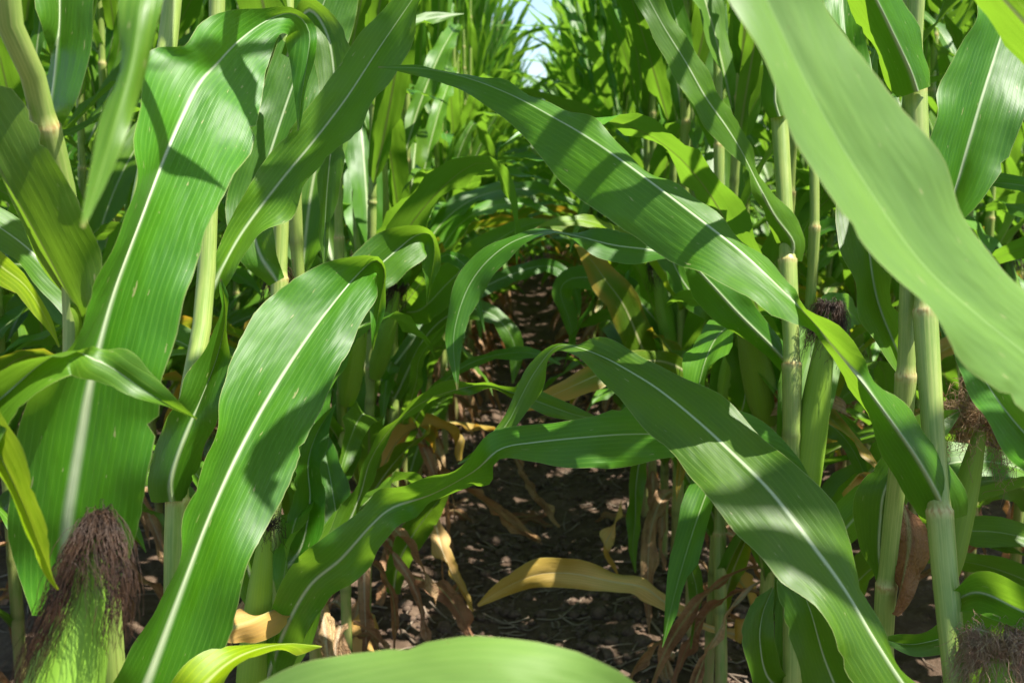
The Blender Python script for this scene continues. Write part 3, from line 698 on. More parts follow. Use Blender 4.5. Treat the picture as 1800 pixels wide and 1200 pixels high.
hero_leaf(PL5, [(690, 690, 2.46, 14, 14, -.9, -.9), (668, 665, 2.40, 22, 20, -.8, -.8), (640, 622, 2.36, 22, 20, -.5, -.4), (618, 585, 2.34, 14, 12), (600, 560, 2.33, 1, 1)], hw=.04, n=36, nu=10, seed=80)
hero_leaf(PL4, [(500, 960, 1.45, 12, 12), (560, 890, 1.7, 20, 20), (605, 800, 1.9, 28, 28), (612, 705, 1.95, 28, 28), (622, 620, 2.0, 18, 18), (640, 560, 2.0, 1, 1)], hw=.046, n=40, nu=10, seed=81)
hero_leaf(PL5, [(692, 780, 2.45, 9, 9), (714, 726, 2.1, 10, 10), (731, 672, 1.9, 11, 9, .6, -.6), (738, 628, 1.8, 12, 10, .6, -.6), (772, 584, 1.75, 6, 6), (800, 555, 1.72, 1, 1)], hw=.03, n=40, nu=8, seed=82)
hero_leaf(PL4, [(492, 1010, 1.42, 14, 14, -.9, -.9), (530, 960, 1.46, 26, 24), (545, 880, 1.5, 30, 30), (542, 812, 1.52, 26, 26), (560, 756, 1.55, 16, 16), (590, 710, 1.57, 1, 1)], hw=.045, n=40, nu=10, seed=83)
hero_leaf(PL4, [(490, 1090, 1.4, 12, 12), (560, 1020, 1.52, 24, 24), (592, 940, 1.6, 33, 30), (585, 865, 1.63, 34, 30), (572, 795, 1.66, 20, 18), (566, 745, 1.68, 1, 1)], hw=.045, n=40, nu=10, seed=84, sd=(.6, .6))
hero_leaf(PL1, [(190, 1400, .75, 30, 30), (270, 1310, .76, 40, 40), (345, 1220, .78, 40, 38), (398, 1168, .80, 26, 26), (450, 1142, .82, 12, 14), (510, 1131, .85, 6, 6), (566, 1136, .88, 1, 1)], hw=.034, n=44, nu=10, seed=85, mat='leaf_lime', sd=U2)
hero_leaf(PL5, [(691, 1042, 2.42, 12, 12, -.9, -.9), (700, 990, 2.36, 20, 20, -.6, -.5), (726, 940, 2.3, 24, 24), (760, 893, 2.25, 18, 20), (795, 850, 2.2, 1, 1)], hw=.038, n=36, nu=10, seed=86, sd=U2)
hero_leaf(PL5, [(672, 238, 2.5, 14, 14, -.9, -.9), (664, 212, 2.5, 19, 19, -.9, -.9), (676, 150, 2.5, 22, 22), (700, 70, 2.48, 22, 22), (728, -10, 2.46, 16, 16), (760, -80, 2.45, 1, 1)], hw=.04, n=40, nu=10, seed=87, sd=U2)
hero_leaf(PR5, [(1266, 940, 2.03, 14, 14, -.9, -.9), (1246, 892, 1.98, 20, 20), (1222, 876, 1.94, 24, 12), (1208, 915, 1.92, 24, 14), (1212, 985, 1.92, 15, 13), (1225, 1045, 1.92, 8, 12), (1214, 1140, 1.92, 1, 1)], hw=.034, n=44, nu=10, seed=88)
hero_leaf(PR5, [(1268, 1075, 2.02, 10, 10), (1282, 1020, 2.0, 16, 16), (1306, 960, 1.98, 16, 18), (1328, 915, 1.97, 12, 12), (1345, 880, 1.97, 1, 1)], hw=.032, n=36, nu=10, seed=89, mat='leaf_yellow')
hero_leaf(PR6, [(1214, 850, 2.3, 8, 8), (1170, 770, 2.25, 12, 12), (1132, 790, 2.2, 14, 14), (1118, 850, 2.2, 14, 14), (1117, 910, 2.2, 12, 12), (1112, 960, 2.2, 8, 8), (1117, 1006, 2.2, 1, 1)], hw=.03, n=40, nu=8, seed=90)
hero_leaf(PR6, [(1219, 250, 2.42, 14, 14, -.9, -.9), (1228, 215, 2.42, 18, 18, -.9, -.9), (1250, 150, 2.44, 24, 24), (1285, 70, 2.47, 28, 28), (1310, -10, 2.5, 24, 24), (1330, -80, 2.5, 1, 1)], hw=.042, n=40, nu=10, seed=91, sd=U2)
hero_leaf(PR5, [(1263, 258, 2.05, 14, 14, -.9, -.9), (1248, 215, 2.03, 18, 18, -.6, -.6), (1222, 150, 2.0, 22, 20), (1195, 60, 1.98, 22, 20), (1170, -30, 1.97, 14, 14), (1150, -90, 1.97, 1, 1)], hw=.036, n=40, nu=10, seed=92, sd=U1)
hero_leaf(PR5, [(1264, 560, 2.03, 12, 12, -.9, -.9), (1236, 540, 1.98, 18, 18), (1196, 488, 1.94, 22, 22), (1165, 420, 1.92, 22, 22), (1130, 345, 1.92, 18, 18), (1100, 285, 1.93, 1, 1)], hw=.04, n=40, nu=10, seed=93, sd=U1)
hero_leaf(PR5, [(1264, 800, 2.03, 12, 12, -.9, -.9), (1290, 760, 1.95, 22, 22, -.5, -.5), (1310, 690, 1.9, 26, 26), (1300, 620, 1.87, 24, 24), (1275, 560, 1.85, 14, 14), (1255, 520, 1.85, 1, 1)], hw=.045, n=40, nu=10, seed=94)
hero_leaf(PL0, [(-240, 560, .62, 30, 30), (-130, 430, .72, 34, 34), (-50, 432, .80, 34, 32), (5, 472, .84, 27, 26), (46, 505, .86, 16, 18), (78, 555, .87, 10, 10), (104, 610, .88, 1, 1)], hw=.036, n=44, nu=10, seed=95, mat='leaf_lime', sd=(-.3, .5))
hero_leaf(PL2, [(232, 640, .95, 14, 14), (180, 560, .97, 30, 30), (110, 500, .98, 38, 36), (40, 430, .98, 38, 36), (-40, 380, .97, 30, 30), (-120, 370, .96, 1, 1)], hw=.05, n=44, nu=10, seed=96, sd=(.5, -.4))

# upper blades above the frame, which throw the leaf shadows on the broad left leaves
hero_leaf(PL3, [(378, -250, 1.08, 14, 14), (430, -500, 1.0, 40, 40), (520, -580, .92, 44, 44), (605, -500, .86, 40, 40), (655, -350, .82, 32, 32), (678, -200, .80, 20, 20), (688, -60, .80, 1, 1)], hw=.04, n=40, nu=8, seed=41)
hero_leaf(PR3, [(1362, -150, 1.46, 14, 14), (1250, -500, 1.3, 40, 40), (1080, -580, 1.15, 44, 44), (970, -430, 1.06, 38, 38), (915, -270, 1.02, 30, 30), (892, -120, 1.0, 14, 14), (885, -40, 1.0, 1, 1)], hw=.04, n=40, nu=8, seed=42)
hero_leaf(PL2, [(300, -120, .93, 14, 14), (330, -420, .88, 40, 40), (400, -700, .80, 46, 46), (500, -760, .74, 40, 40), (590, -640, .72, 34, 34), (640, -450, .72, 22, 22), (655, -300, .72, 1, 1)], hw=.036, n=40, nu=8, seed=43)
hero_leaf(PR1, [(1590, -300, .92, 20, 20), (1500, -700, .85, 40, 40), (1380, -900, .80, 50, 50), (1250, -850, .76, 44, 44), (1150, -700, .74, 36, 36), (1080, -480, .74, 24, 24), (1050, -300, .74, 1, 1)], hw=.036, n=40, nu=8, seed=44)

# ---- hero ears
def ear(parent, base, tip, r, num, length, seed, mat='silk', rad=0.0004, wig=0.004, spread=1.0, lift=0.02, npt=14):
    e = rel(add('ear', husk_mesh(base, tip, r, seed=seed)), parent)
    s = add('silk', strands_mesh(silk_paths(base, tip, r, num, length, seed + 50, spread, wig, npt, lift), rad, M[mat]))
    s.parent = e
    s.matrix_parent_inverse = Matrix.Translation(-Vector(parent.location)) @ Matrix.Translation(Vector(parent.location))
    return e
def px_strands(guides, num, jit, seed, wig=.0016, npt=22):
    """Strands that follow guide lines given as pixel + depth, each strayed a little from its guide."""
    rg = np.random.default_rng(seed); out = []
    for gi, (gl, share) in enumerate(guides):
        base, _ = resample([px(*p) for p in gl], npt)
        for i in range(int(num * share)):
            t = np.linspace(0, 1, npt)[:, None]
            o = rg.normal(0, jit, 3) * np.array([1, 1.2, .35])
            ww = np.cumsum(rg.normal(0, wig, (npt, 3)), 0) * .45
            e = int(npt * rg.uniform(.55, 1.0)); e = max(e, 8)
            p = base + o * (.55 + .9 * np.sin(t * 2.4)) + ww
            out.append(p[:e])
    return out
def silk_on(e, paths, rad, mat):
    s_ = add('silk', strands_mesh(paths, rad, M[mat])); s_.parent = e
    s_.matrix_parent_inverse = Matrix.Identity(4)
    return s_
e1 = rel(add('ear', husk_mesh(px(72, 1420, .665), px(168, 925, .685), .027, seed=101, k=28, n=34)), PL1)
silk_on(e1, px_strands([
    ([(158, 940, .672), (168, 908, .668), (148, 930, .655), (122, 985, .645), (100, 1050, .642), (66, 1130, .640), (38, 1200, .640), (20, 1245, .64)], .36),
    ([(170, 938, .672), (180, 905, .668), (196, 940, .656), (206, 1000, .650), (210, 1060, .648), (200, 1120, .647), (205, 1160, .647)], .40),
    ([(165, 938, .672), (172, 902, .664), (174, 925, .652), (168, 955, .646), (172, 985, .644), (185, 1020, .643), (196, 1060, .643)], .16)], 460, .0030, 31, wig=.0023), .00027, 'silk')
ear(PR3, px(1402, 930, 1.45), px(1458, 545, 1.41), .0235, 260, .09, 102, rad=.0005, lift=.012)
ear(PR2, px(1655, 1040, 1.07), px(1726, 745, 1.05), .0150, 260, .07, 103, mat='silk_tan', rad=.0004, wig=.008, spread=1.6)
ear(PR1, px(1765, 1330, .84), px(1752, 1150, .84), .020, 420, .075, 104, mat='silk_pale', rad=.0003, wig=.005, spread=1.25, lift=.022)
ear(PL4, px(436, 1270, 1.30), px(468, 925, 1.27), .0205, 60, .05, 105)

# ================================================================== ROW PLANTS
def arc_leaf(rg, z, az, length, a0, a1, hw, r, mat, fold=None, twist=0.0, n=26, nu=6, ruff=0.006, curve=1.4, side=0.0):
    s = np.linspace(0, length, n); v = s / length
    ang = a0 + (a1 - a0) * v ** curve
    if fold is not None:
        fs, fa = fold
        ang = ang + fa / (1 + np.exp(-(v - fs) / 0.018))
    ang = np.radians(np.minimum(ang, 182))
    azv = az + np.radians(side) * v ** 1.5
    ds = length / (n - 1)
    dx = np.sin(ang)
    T = np.stack([dx * np.cos(azv), dx * np.sin(azv), np.cos(ang)], 1)
    P = np.concatenate([[[0, 0, 0]], np.cumsum((T[1:] + T[:-1]) / 2 * ds, 0)])
    P = P + np.array([r * 1.15 * math.cos(az), r * 1.15 * math.sin(az), z])
    B = np.stack([-np.sin(azv), np.cos(azv), 0 * azv], 1)
    N = np.cross(B, T) * -1
    N = np.cross(T, B) if N[0] @ np.array([-math.cos(az), -math.sin(az), 0.3]) < 0 else N
    tw = np.radians(twist) * v ** 1.3
    B2 = B * np.cos(tw)[:, None] + N * np.sin(tw)[:, None]
    N2 = N * np.cos(tw)[:, None] - B * np.sin(tw)[:, None]
    hwv = hw * width_profile(v)
    cup = np.radians(14 + 62 * np.exp(-v / 0.06))
    # side left: such that left x tangent matches front = upper surface
    Rd = B2 * np.cos(cup)[:, None] + N2 * np.sin(cup)[:, None]
    Ld = -B2 * np.cos(cup)[:, None] + N2 * np.sin(cup)[:, None]
    if np.cross(T[n // 2], B2[n // 2]) @ N2[n // 2] > 0: Rd, Ld = Ld, Rd
    return blade('leaf', P, Ld, Rd, hwv, hwv, M[mat], nu=nu, bulge=.12, ruff=ruff, rng=rg, s=s)

def make_proto(seed, lod=0):
    """A list of (name, mesh, sub) parts of one corn plant standing at the origin."""
    rg = np.random.default_rng(seed)
    parts = []
    n, nu, k = ((28, 6, 10), (12, 2, 5))[lod]
    zs = [0.13, 0.24, 0.37, 0.52, 0.69, 0.87, 1.05, 1.22, 1.38, 1.53, 1.68, 1.82, 1.95]
    zs = [z * rg.uniform(0.97, 1.03) + rg.normal(0, 0.012) for z in zs]
    top = 2.12 + rg.normal(0, 0.05)
    lean = rg.normal(0, 0.02, 2)
    path = [(0, 0, -0.03), (lean[0] * .2, lean[1] * .2, .5), (lean[0] * .7, lean[1] * .7, 1.2), (lean[0] * 1.5, lean[1] * 1.5, top)]
    arr, _ = resample(path, 40)
    at = lambda z: np.array([np.interp(z, arr[:, 2], arr[:, 0]), np.interp(z, arr[:, 2], arr[:, 1]), 0])
    r0 = rg.uniform(.0115, .0135)
    if lod == 0:
        me = stalk_mesh(path, r0, .006, [z + .03 for z in zs[3:]], [z - .05 for z in zs[1:8]], k=k)
    else:
        P, _ = resample(path, 6); V, Fq = tube(P, np.linspace(r0, .006, 6), k)
        uv = np.zeros((len(V), 2)); uv[:, 1] = V[:, 2]
        me = mesh_from('stalk', V, Fq, M['stalk'], uv, uv, np.zeros((len(V), 3)))
    parts.append(('stalk', me, None))
    az0 = rg.uniform(0, 2 * math.pi)
    for i, z in enumerate(zs):
        az = az0 + i * math.pi + rg.normal(0, 0.35)
        f = i / (len(zs) - 1)
        c = at(z)
        dryness = (0.7, 0.75, 0.35)[i] if i < 3 else 0
        if i == 0 and rg.random() < .35: continue
        if rg.random() < dryness:
            me = arc_leaf(rg, z, az, rg.uniform(.28, .5), rg.uniform(30, 70), rg.uniform(165, 180), rg.uniform(.012, .024), r0, 'dry', twist=rg.uniform(-220, 220), n=n, nu=max(4, nu - 2) if lod == 0 else 2, ruff=.010, curve=.55, side=rg.uniform(-50, 50))
        else:
            mid = math.sin(min(1, .12 + f * 1.15) * math.pi * .66)
            ln = rg.uniform(.70, .88) * (0.60 + 0.42 * mid)
            a0 = rg.uniform(12, 24) + (1 - f) * 12
            a1 = rg.uniform(95, 160) - 125 * max(0, f - .3) / .7
            fold = None
            if rg.random() < .28: fold = (rg.uniform(.5, .8), rg.uniform(50, 100)); a1 *= .6
            if i >= 9: ln *= .82; a0 = rg.uniform(8, 17); a1 = rg.uniform(22, 62); fold = None
            hw = rg.uniform(.035, .046) * (.75 + .3 * mid)
            if i >= 6: hw *= .78; ln *= 1.08
            mt = 'leaf_yellow' if (i == 2 and rg.random() < .5) or (i == 3 and rg.random() < .25) else 'leaf_row'
            me = arc_leaf(rg, z + .03, az, ln, a0, a1, hw, r0 * (1 - .4 * f), mt, fold, rg.normal(0, 50), n=n, nu=nu, ruff=.007, curve=rg.uniform(1.1, 1.9), side=rg.normal(0, 22))
        me.transform(Matrix.Translation(Vector(c)))
        parts.append(('leaf', me, None))
    for q in range(4):                    # lower blades bent down around the stalk
        z = rg.uniform(.34, .74); az = rg.uniform(0, 6.28)
        me = arc_leaf(rg, z, az, rg.uniform(.5, .72), rg.uniform(15, 35), rg.uniform(120, 168), rg.uniform(.03, .042), r0, 'leaf_yellow' if rg.random() < .25 else 'leaf_row', None, rg.normal(0, 50), n=n, nu=nu, curve=rg.uniform(.8, 1.4), side=rg.normal(0, 25))
        me.transform(Matrix.Translation(Vector(at(z)))); parts.append(('leaf', me, None))
    for q in range(7):                    # narrow upright upper blades
        z = rg.uniform(1.15, 1.9); az = rg.uniform(0, 6.28)
        me = arc_leaf(rg, z, az, rg.uniform(.5, .74), rg.uniform(7, 16), rg.uniform(22, 66), rg.uniform(.019, .029), r0 * .7, 'leaf_row', None, rg.normal(0, 60), n=n, nu=nu, curve=rg.uniform(1.2, 2.2), side=rg.normal(0, 25))
        me.transform(Matrix.Translation(Vector(at(z)))); parts.append(('leaf', me, None))
    for q in range(3):                    # withered strips hanging along the foot of the stalk
        z = rg.uniform(.14, .42); az = rg.uniform(0, 6.28)
        me = arc_leaf(rg, z, az, z * rg.uniform(.8, 1.25) + .06, rg.uniform(50, 110), rg.uniform(168, 180), rg.uniform(.008, .018), r0, 'dry', None, rg.uniform(-260, 260), n=n, nu=4 if lod == 0 else 2, ruff=.007, curve=.4, side=rg.normal(0, 60))
        me.transform(Matrix.Translation(Vector(at(z)))); parts.append(('leaf', me, None))
    # ear with silk
    if rg.random() < .85:
        z = zs[4]; az = az0 + 4 * math.pi + rg.normal(0, .2)
        b = at(z) + np.array([math.cos(az) * .018, math.sin(az) * .018, z - .02]); tl = R(rg.uniform(10, 22)); L = rg.uniform(.19, .25)
        t = b + L * np.array([math.sin(tl) * math.cos(az), math.sin(tl) * math.sin(az), math.cos(tl)])
        parts.append(('ear', husk_mesh(b, t, rg.uniform(.021, .027), k=12 if lod == 0 else 5, n=12 if lod == 0 else 5, seed=seed), None))
        if lod == 0:
            parts.append(('silk', strands_mesh(silk_paths(b, t, .024, 90, .09, seed, npt=8), .0006, M['silk']), len(parts) - 1))
    # tassel
    paths = []; c = at(top)
    for i in range(9 if lod == 0 else 5):
        az = rg.uniform(0, 6.28); tl = R(rg.uniform(12, 42)) if i else 0; L = rg.uniform(.14, .24) if i else .34
        z0 = top - .03 + (rg.uniform(0, .10) if i else 0)
        t = np.linspace(0, 1, 7)[:, None]
        d0 = np.array([math.sin(tl) * math.cos(az), math.sin(tl) * math.sin(az), math.cos(tl)])
        p = c + np.array([0, 0, z0]) + t * L * d0 - np.array([0, 0, 1]) * (t ** 2) * .05 * (1 if i else 0)
        paths.append(p)
    parts.append(('tassel', strands_mesh(paths, .0028, M['tassel'], 'tassel'), None))
    return parts

def place(parts, x, y, rot, sc, label, group, skip=()):
    o = thing('corn_plant', label, 'corn plant', (x, y, ground_h(x, y)), group)
    o.rotation_euler = (RNG.normal(0, .02), RNG.normal(0, .02), rot)
    o.scale = (sc, sc, sc)
    made = []
    for i, (nm, me, sub) in enumerate(parts):
        if i in skip: made.append(None); continue
        c = bpy.data.objects.new(nm, me); COL.objects.link(c)
        c.parent = o if sub is None else made[sub]
        made.append(c)
    return o

def local_matrix(x, y, rot, sc):
    return np.array(Matrix.Translation((x, y, ground_h(x, y))) @ Matrix.Rotation(rot, 4, 'Z') @ Matrix.Scale(sc, 4))

PROTOS = [make_proto(200 + i) for i in range(14)]
PV = []                                   # sampled midline vertices of every part, for keeping the alley open
for pr in PROTOS:
    l = []
    for nm, me, sub in pr:
        v = np.zeros(len(me.vertices) * 3); me.vertices.foreach_get('co', v); v = v.reshape(-1, 3)
        l.append(v[::5])
    PV.append(l)

def blocked(nm, vw, ydist):
    """True where a random leaf would stand in front of the traced foreground or close the open alley."""
    q = w2px(vw)
    if np.linalg.norm(vw - CAMn, axis=1).min() < 0.30: return True
    inn = (q[:, 2] > 0) & (q[:, 0] > 0) & (q[:, 0] < 1800) & (q[:, 1] > 0) & (q[:, 1] < 1200)
    if nm == 'leaf':
        if (inn & (q[:, 2] < 1.12)).sum() > 2: return True
        if ydist < 4.2:
            al = (q[:, 0] > 800) & (q[:, 0] < 1105) & (q[:, 1] > 820) & (q[:, 1] < 1200)
            if al.sum() > 0.12 * len(q): return True
        if ydist < 7:
            al = (q[:, 0] > 875) & (q[:, 0] < 1005) & (q[:, 1] > 450) & (q[:, 1] < 640)
            if al.sum() > 0.14 * len(q): return True
        if ydist < 2.4:
            al = (q[:, 0] > 780) & (q[:, 0] < 1130) & (q[:, 1] > 380) & (q[:, 1] < 1200)
            if al.sum() > 0.22 * len(q): return True
        if ydist < 5.6:
            ap = (q[:, 0] > 815) & (q[:, 0] < 990) & (q[:, 1] < 125)
            if ap.sum() > 0.015 * len(q): return True
    return False

hrg = np.random.default_rng(77)
for hi, (o, arr, r) in enumerate(HERO):
    if o in (PR0, PL0): continue
    az0 = hrg.uniform(0, 6.28)
    for li, z in enumerate((0.34, 0.5, 0.66, 1.42, 1.56, 1.70, 1.84, 1.98)):
        for tr in range(6):
            az = az0 + li * math.pi + hrg.normal(0, .5) + (tr * 1.1)
            up = z > 1
            me = arc_leaf(hrg, z, az, hrg.uniform(.5, .72) if up else hrg.uniform(.5, .65), hrg.uniform(10, 24), hrg.uniform(35, 100) if up else hrg.uniform(110, 160), hrg.uniform(.034, .045), r * .8, 'leaf_row', None, hrg.normal(0, 40), n=26, nu=6, side=hrg.normal(0, 20))
            i0 = int(np.argmin(abs(arr[:, 2] - z)))
            me.transform(Matrix.Translation(Vector((arr[i0, 0], arr[i0, 1], 0))))
            v = np.zeros(len(me.vertices) * 3); me.vertices.foreach_get('co', v); v = v.reshape(-1, 3)
            q = w2px(v)
            vis = (q[:, 2] > 0) & (q[:, 0] > -20) & (q[:, 0] < 1820) & (q[:, 1] > -20) & (q[:, 1] < 1220)
            lim = 0 if (up or li == 2) else len(v)
            if (vis & (q[:, 2] < 1.3)).sum() <= (0 if up else 0) and not (vis & (q[:, 0] > 780) & (q[:, 0] < 1120)).any() and np.linalg.norm(v - CAMn, axis=1).min() > .25:
                rel(add('leaf', me), o); break
            bpy.data.meshes.remove(me)

def near_plant(x, y, label, group):
    i = int(RNG.integers(len(PROTOS))); sc = float(RNG.uniform(.95, 1.07))
    best = None
    for tr in range(9):
        rot = float(RNG.uniform(0, 6.283))
        mt = local_matrix(x, y, rot, sc)
        skip = set()
        if y < 7:
            for j, v in enumerate(PV[i]):
                if blocked(PROTOS[i][j][0], v @ mt[:3, :3].T + mt[:3, 3], y): skip.add(j)
        if best is None or len(skip) < len(best[1]): best = (rot, skip)
        if y >= 7: break
    return place(PROTOS[i], x, y, best[0], sc, label, group, best[1])

ORD = 'first second third fourth fifth sixth seventh eighth ninth tenth eleventh twelfth thirteenth fourteenth fifteenth sixteenth seventeenth eighteenth nineteenth twentieth'.split()
HXY = [(h[0].location.x, h[0].location.y) for h in HERO]
count = 0
far_spots = []
for k in range(-16, 17):
    if k == 0: continue
    X = (abs(k) - 0.5) * 0.76 * (1 if k > 0 else -1)
    ak = abs(k)
    y = {1: 1.62, 2: 1.35, 3: 2.6, 4: 3.8}.get(ak, ak * 1.2)
    if k == 1: y = 1.66
    if k == 2: y = 0.8
    ymax_near = {1: 5.6, 2: 4.6, 3: 5.0, 4: 5.4}.get(ak, 0)
    ymax = {1: 26, 2: 16, 3: 14}.get(ak, 13)
    nth = 0
    mark = 'plant whose low dark leaf crosses the alley' if k < 0 else 'jointed plant with the tall ear'
    while y < ymax:
        xx = X + float(RNG.normal(0, .018))
        if ak == 1 and any(abs(h[1] - y) < .085 and h[0] * xx > 0 for h in HXY):
            y += 0.09; continue
        if y < ymax_near:
            if ak == 1:
                lb = '%s corn plant along its row beyond the %s' % (ORD[nth], mark) if nth < len(ORD) else 'leafy green corn plant lining the open alley of bare soil'
                near_plant(xx, y, lb, 'corn plants lining the alley'); nth += 1
            else: near_plant(xx, y, 'leafy green corn plant standing in a row behind the alley rows', 'corn plants in the rows behind')
            count += 1
        else:
            far_spots.append((xx, y))
        y += float(RNG.uniform(.165, .225))

def flat(parts, mats):
    Vs, Fs, U1, U2, T, MI, o = [], [], [], [], [], [], 0
    for nm, me, sub in parts:
        nv = len(me.vertices); nf = len(me.polygons)
        v = np.zeros(nv * 3, np.float32); me.vertices.foreach_get('co', v)
        l = np.zeros(nf * 4, np.int32); me.loops.foreach_get('vertex_index', l)
        for nmU, store in (('leaf', U1), ('unit', U2)):
            u = np.zeros((nv, 2), np.float32)
            if nmU in me.uv_layers:
                d = np.zeros(nf * 8, np.float32); me.uv_layers[nmU].data.foreach_get('uv', d)
                u[l] = d.reshape(-1, 2)
            store.append(u)
        Vs.append(v.reshape(-1, 3)); Fs.append(l.reshape(-1, 4) + o); o += nv
        MI.append(np.full(nf, mats.index(me.materials[0].name), np.int32))
    return np.concatenate(Vs), np.concatenate(Fs), np.concatenate(U1), np.concatenate(U2), np.concatenate(MI)
MATN = ['stalk', 'corn_leaf_row', 'yellowing_leaf', 'dry_leaf', 'husk', 'tassel', 'brown_silk']
MATL = [bpy.data.materials[n] for n in MATN]
LOW = [flat(make_proto(200 + i, 1), MATN) for i in range(8)]
FARM = [mesh_from('corn_plant', a, b, None, c, d, np.zeros((len(a), 3)), mat_index=e, mats=MATL) for a, b, c, d, e in LOW]
far_spots.sort(key=lambda p: p[1] + 2.0 * abs(p[0]))
single = far_spots[:max(0, 285 - count)]
rest = far_spots[len(single):]
for x, y in single:
    i = int(RNG.integers(len(FARM)))
    o = add('corn_plant', FARM[i]); o.location = (x, y, ground_h(x, y)); o.rotation_euler = (RNG.normal(0, .03), RNG.normal(0, .03), RNG.uniform(0, 6.283))
    sc = RNG.uniform(.95, 1.08); o.scale = (sc, sc, sc)
    tag(o, 'corn plant farther back down the rows where the alley narrows', 'corn plant', 'corn plants farther down the rows')
aV, aF, a1, a2, aM, off = [], [], [], [], [], 0
for x, y in rest:
    i = int(RNG.integers(len(LOW))); v, f_, u1, u2, mi = LOW[i]
    mt = local_matrix(x, y, float(RNG.uniform(0, 6.283)), float(RNG.uniform(.95, 1.08)))
    aV.append(v @ mt[:3, :3].T.astype(np.float32) + mt[:3, 3].astype(np.float32)); aF.append(f_ + off); off += len(v); a1.append(u1); a2.append(u2); aM.append(mi)
if rest:
    V_all = np.concatenate(aV)
    dc = add('distant_corn', mesh_from('distant_corn', V_all, np.concatenate(aF), None, np.concatenate(a1), np.concatenate(a2), np.zeros((len(V_all), 3)), mat_index=np.concatenate(aM), mats=MATL))
    tag(dc, 'mass of distant corn plants filling the field behind the rows', kind='stuff')

# ================================================================== LITTER ON THE SOIL
def dry_strip(rg, P, hw, seed, parent=None, nm='fallen_leaf', mat='dry', n=36, tw=120, ruff=.01):
    A, s = resample(P, n)
    T = unit(np.gradient(A, axis=0)); v = s / s[-1]
    up = np.array([0, 0, 1.0]); B = unit(np.cross(T, np.broadcast_to(up, T.shape)) + 1e-4); N = np.cross(B, T)
    a0 = rg.uniform(0, 360)
    t = np.radians(a0 + tw * v)
    B2 = B * np.cos(t)[:, None] + N * np.sin(t)[:, None]; N2 = N * np.cos(t)[:, None] - B * np.sin(t)[:, None]
    c = np.radians(28)
    h = hw * np.clip(np.sin(np.clip(v * .86 + .10, 0, 1) * math.pi) ** .6, .05, 1)
    me = blade('leaf', A, -B2 * math.cos(c) + N2 * math.sin(c), B2 * math.cos(c) + N2 * math.sin(c), h, h, M[mat], nu=8, bulge=.25, ruff=ruff, lam=.10, rng=rg, s=s)
    return add(nm, me)
rg = np.random.default_rng(55)
# the tan twisted blade bridging the furrow, still on its plant
hang = [
    ([(1300, 1075, 2.05), (1245, 1085, 2.03), (1200, 1070, 2.0), (1150, 1030, 1.98), (1080, 1022, 1.96), (1000, 1010, 1.94), (930, 1020, 1.93), (870, 1040, 1.93), (840, 1062, 1.93)], .034, 70, 'leaf_yellow'),
]
o = hero_leaf(PR5, [(1330, 1120, 2.1, 4, 4), (1270, 1110, 2.05, 8, 8), (1215, 1088, 2.0, 10, 10), (1165, 1056, 1.97, 13, 12), (1130, 1032, 1.95, 16, 14), (1075, 1022, 1.94, 20, 20), (1010, 1008, 1.93, 26, 26), (950, 1008, 1.93, 24, 26), (900, 1026, 1.93, 17, 18), (866, 1045, 1.93, 11, 11), (840, 1064, 1.93, 2, 2)], hw=.038, mat='gold', n=60, nu=10, seed=61, sd=(.5, -.5), ruff=.006, bulge=.3, name='dry_leaf')
tag(o, 'long tan withered leaf bridging the furrow just above the soil')
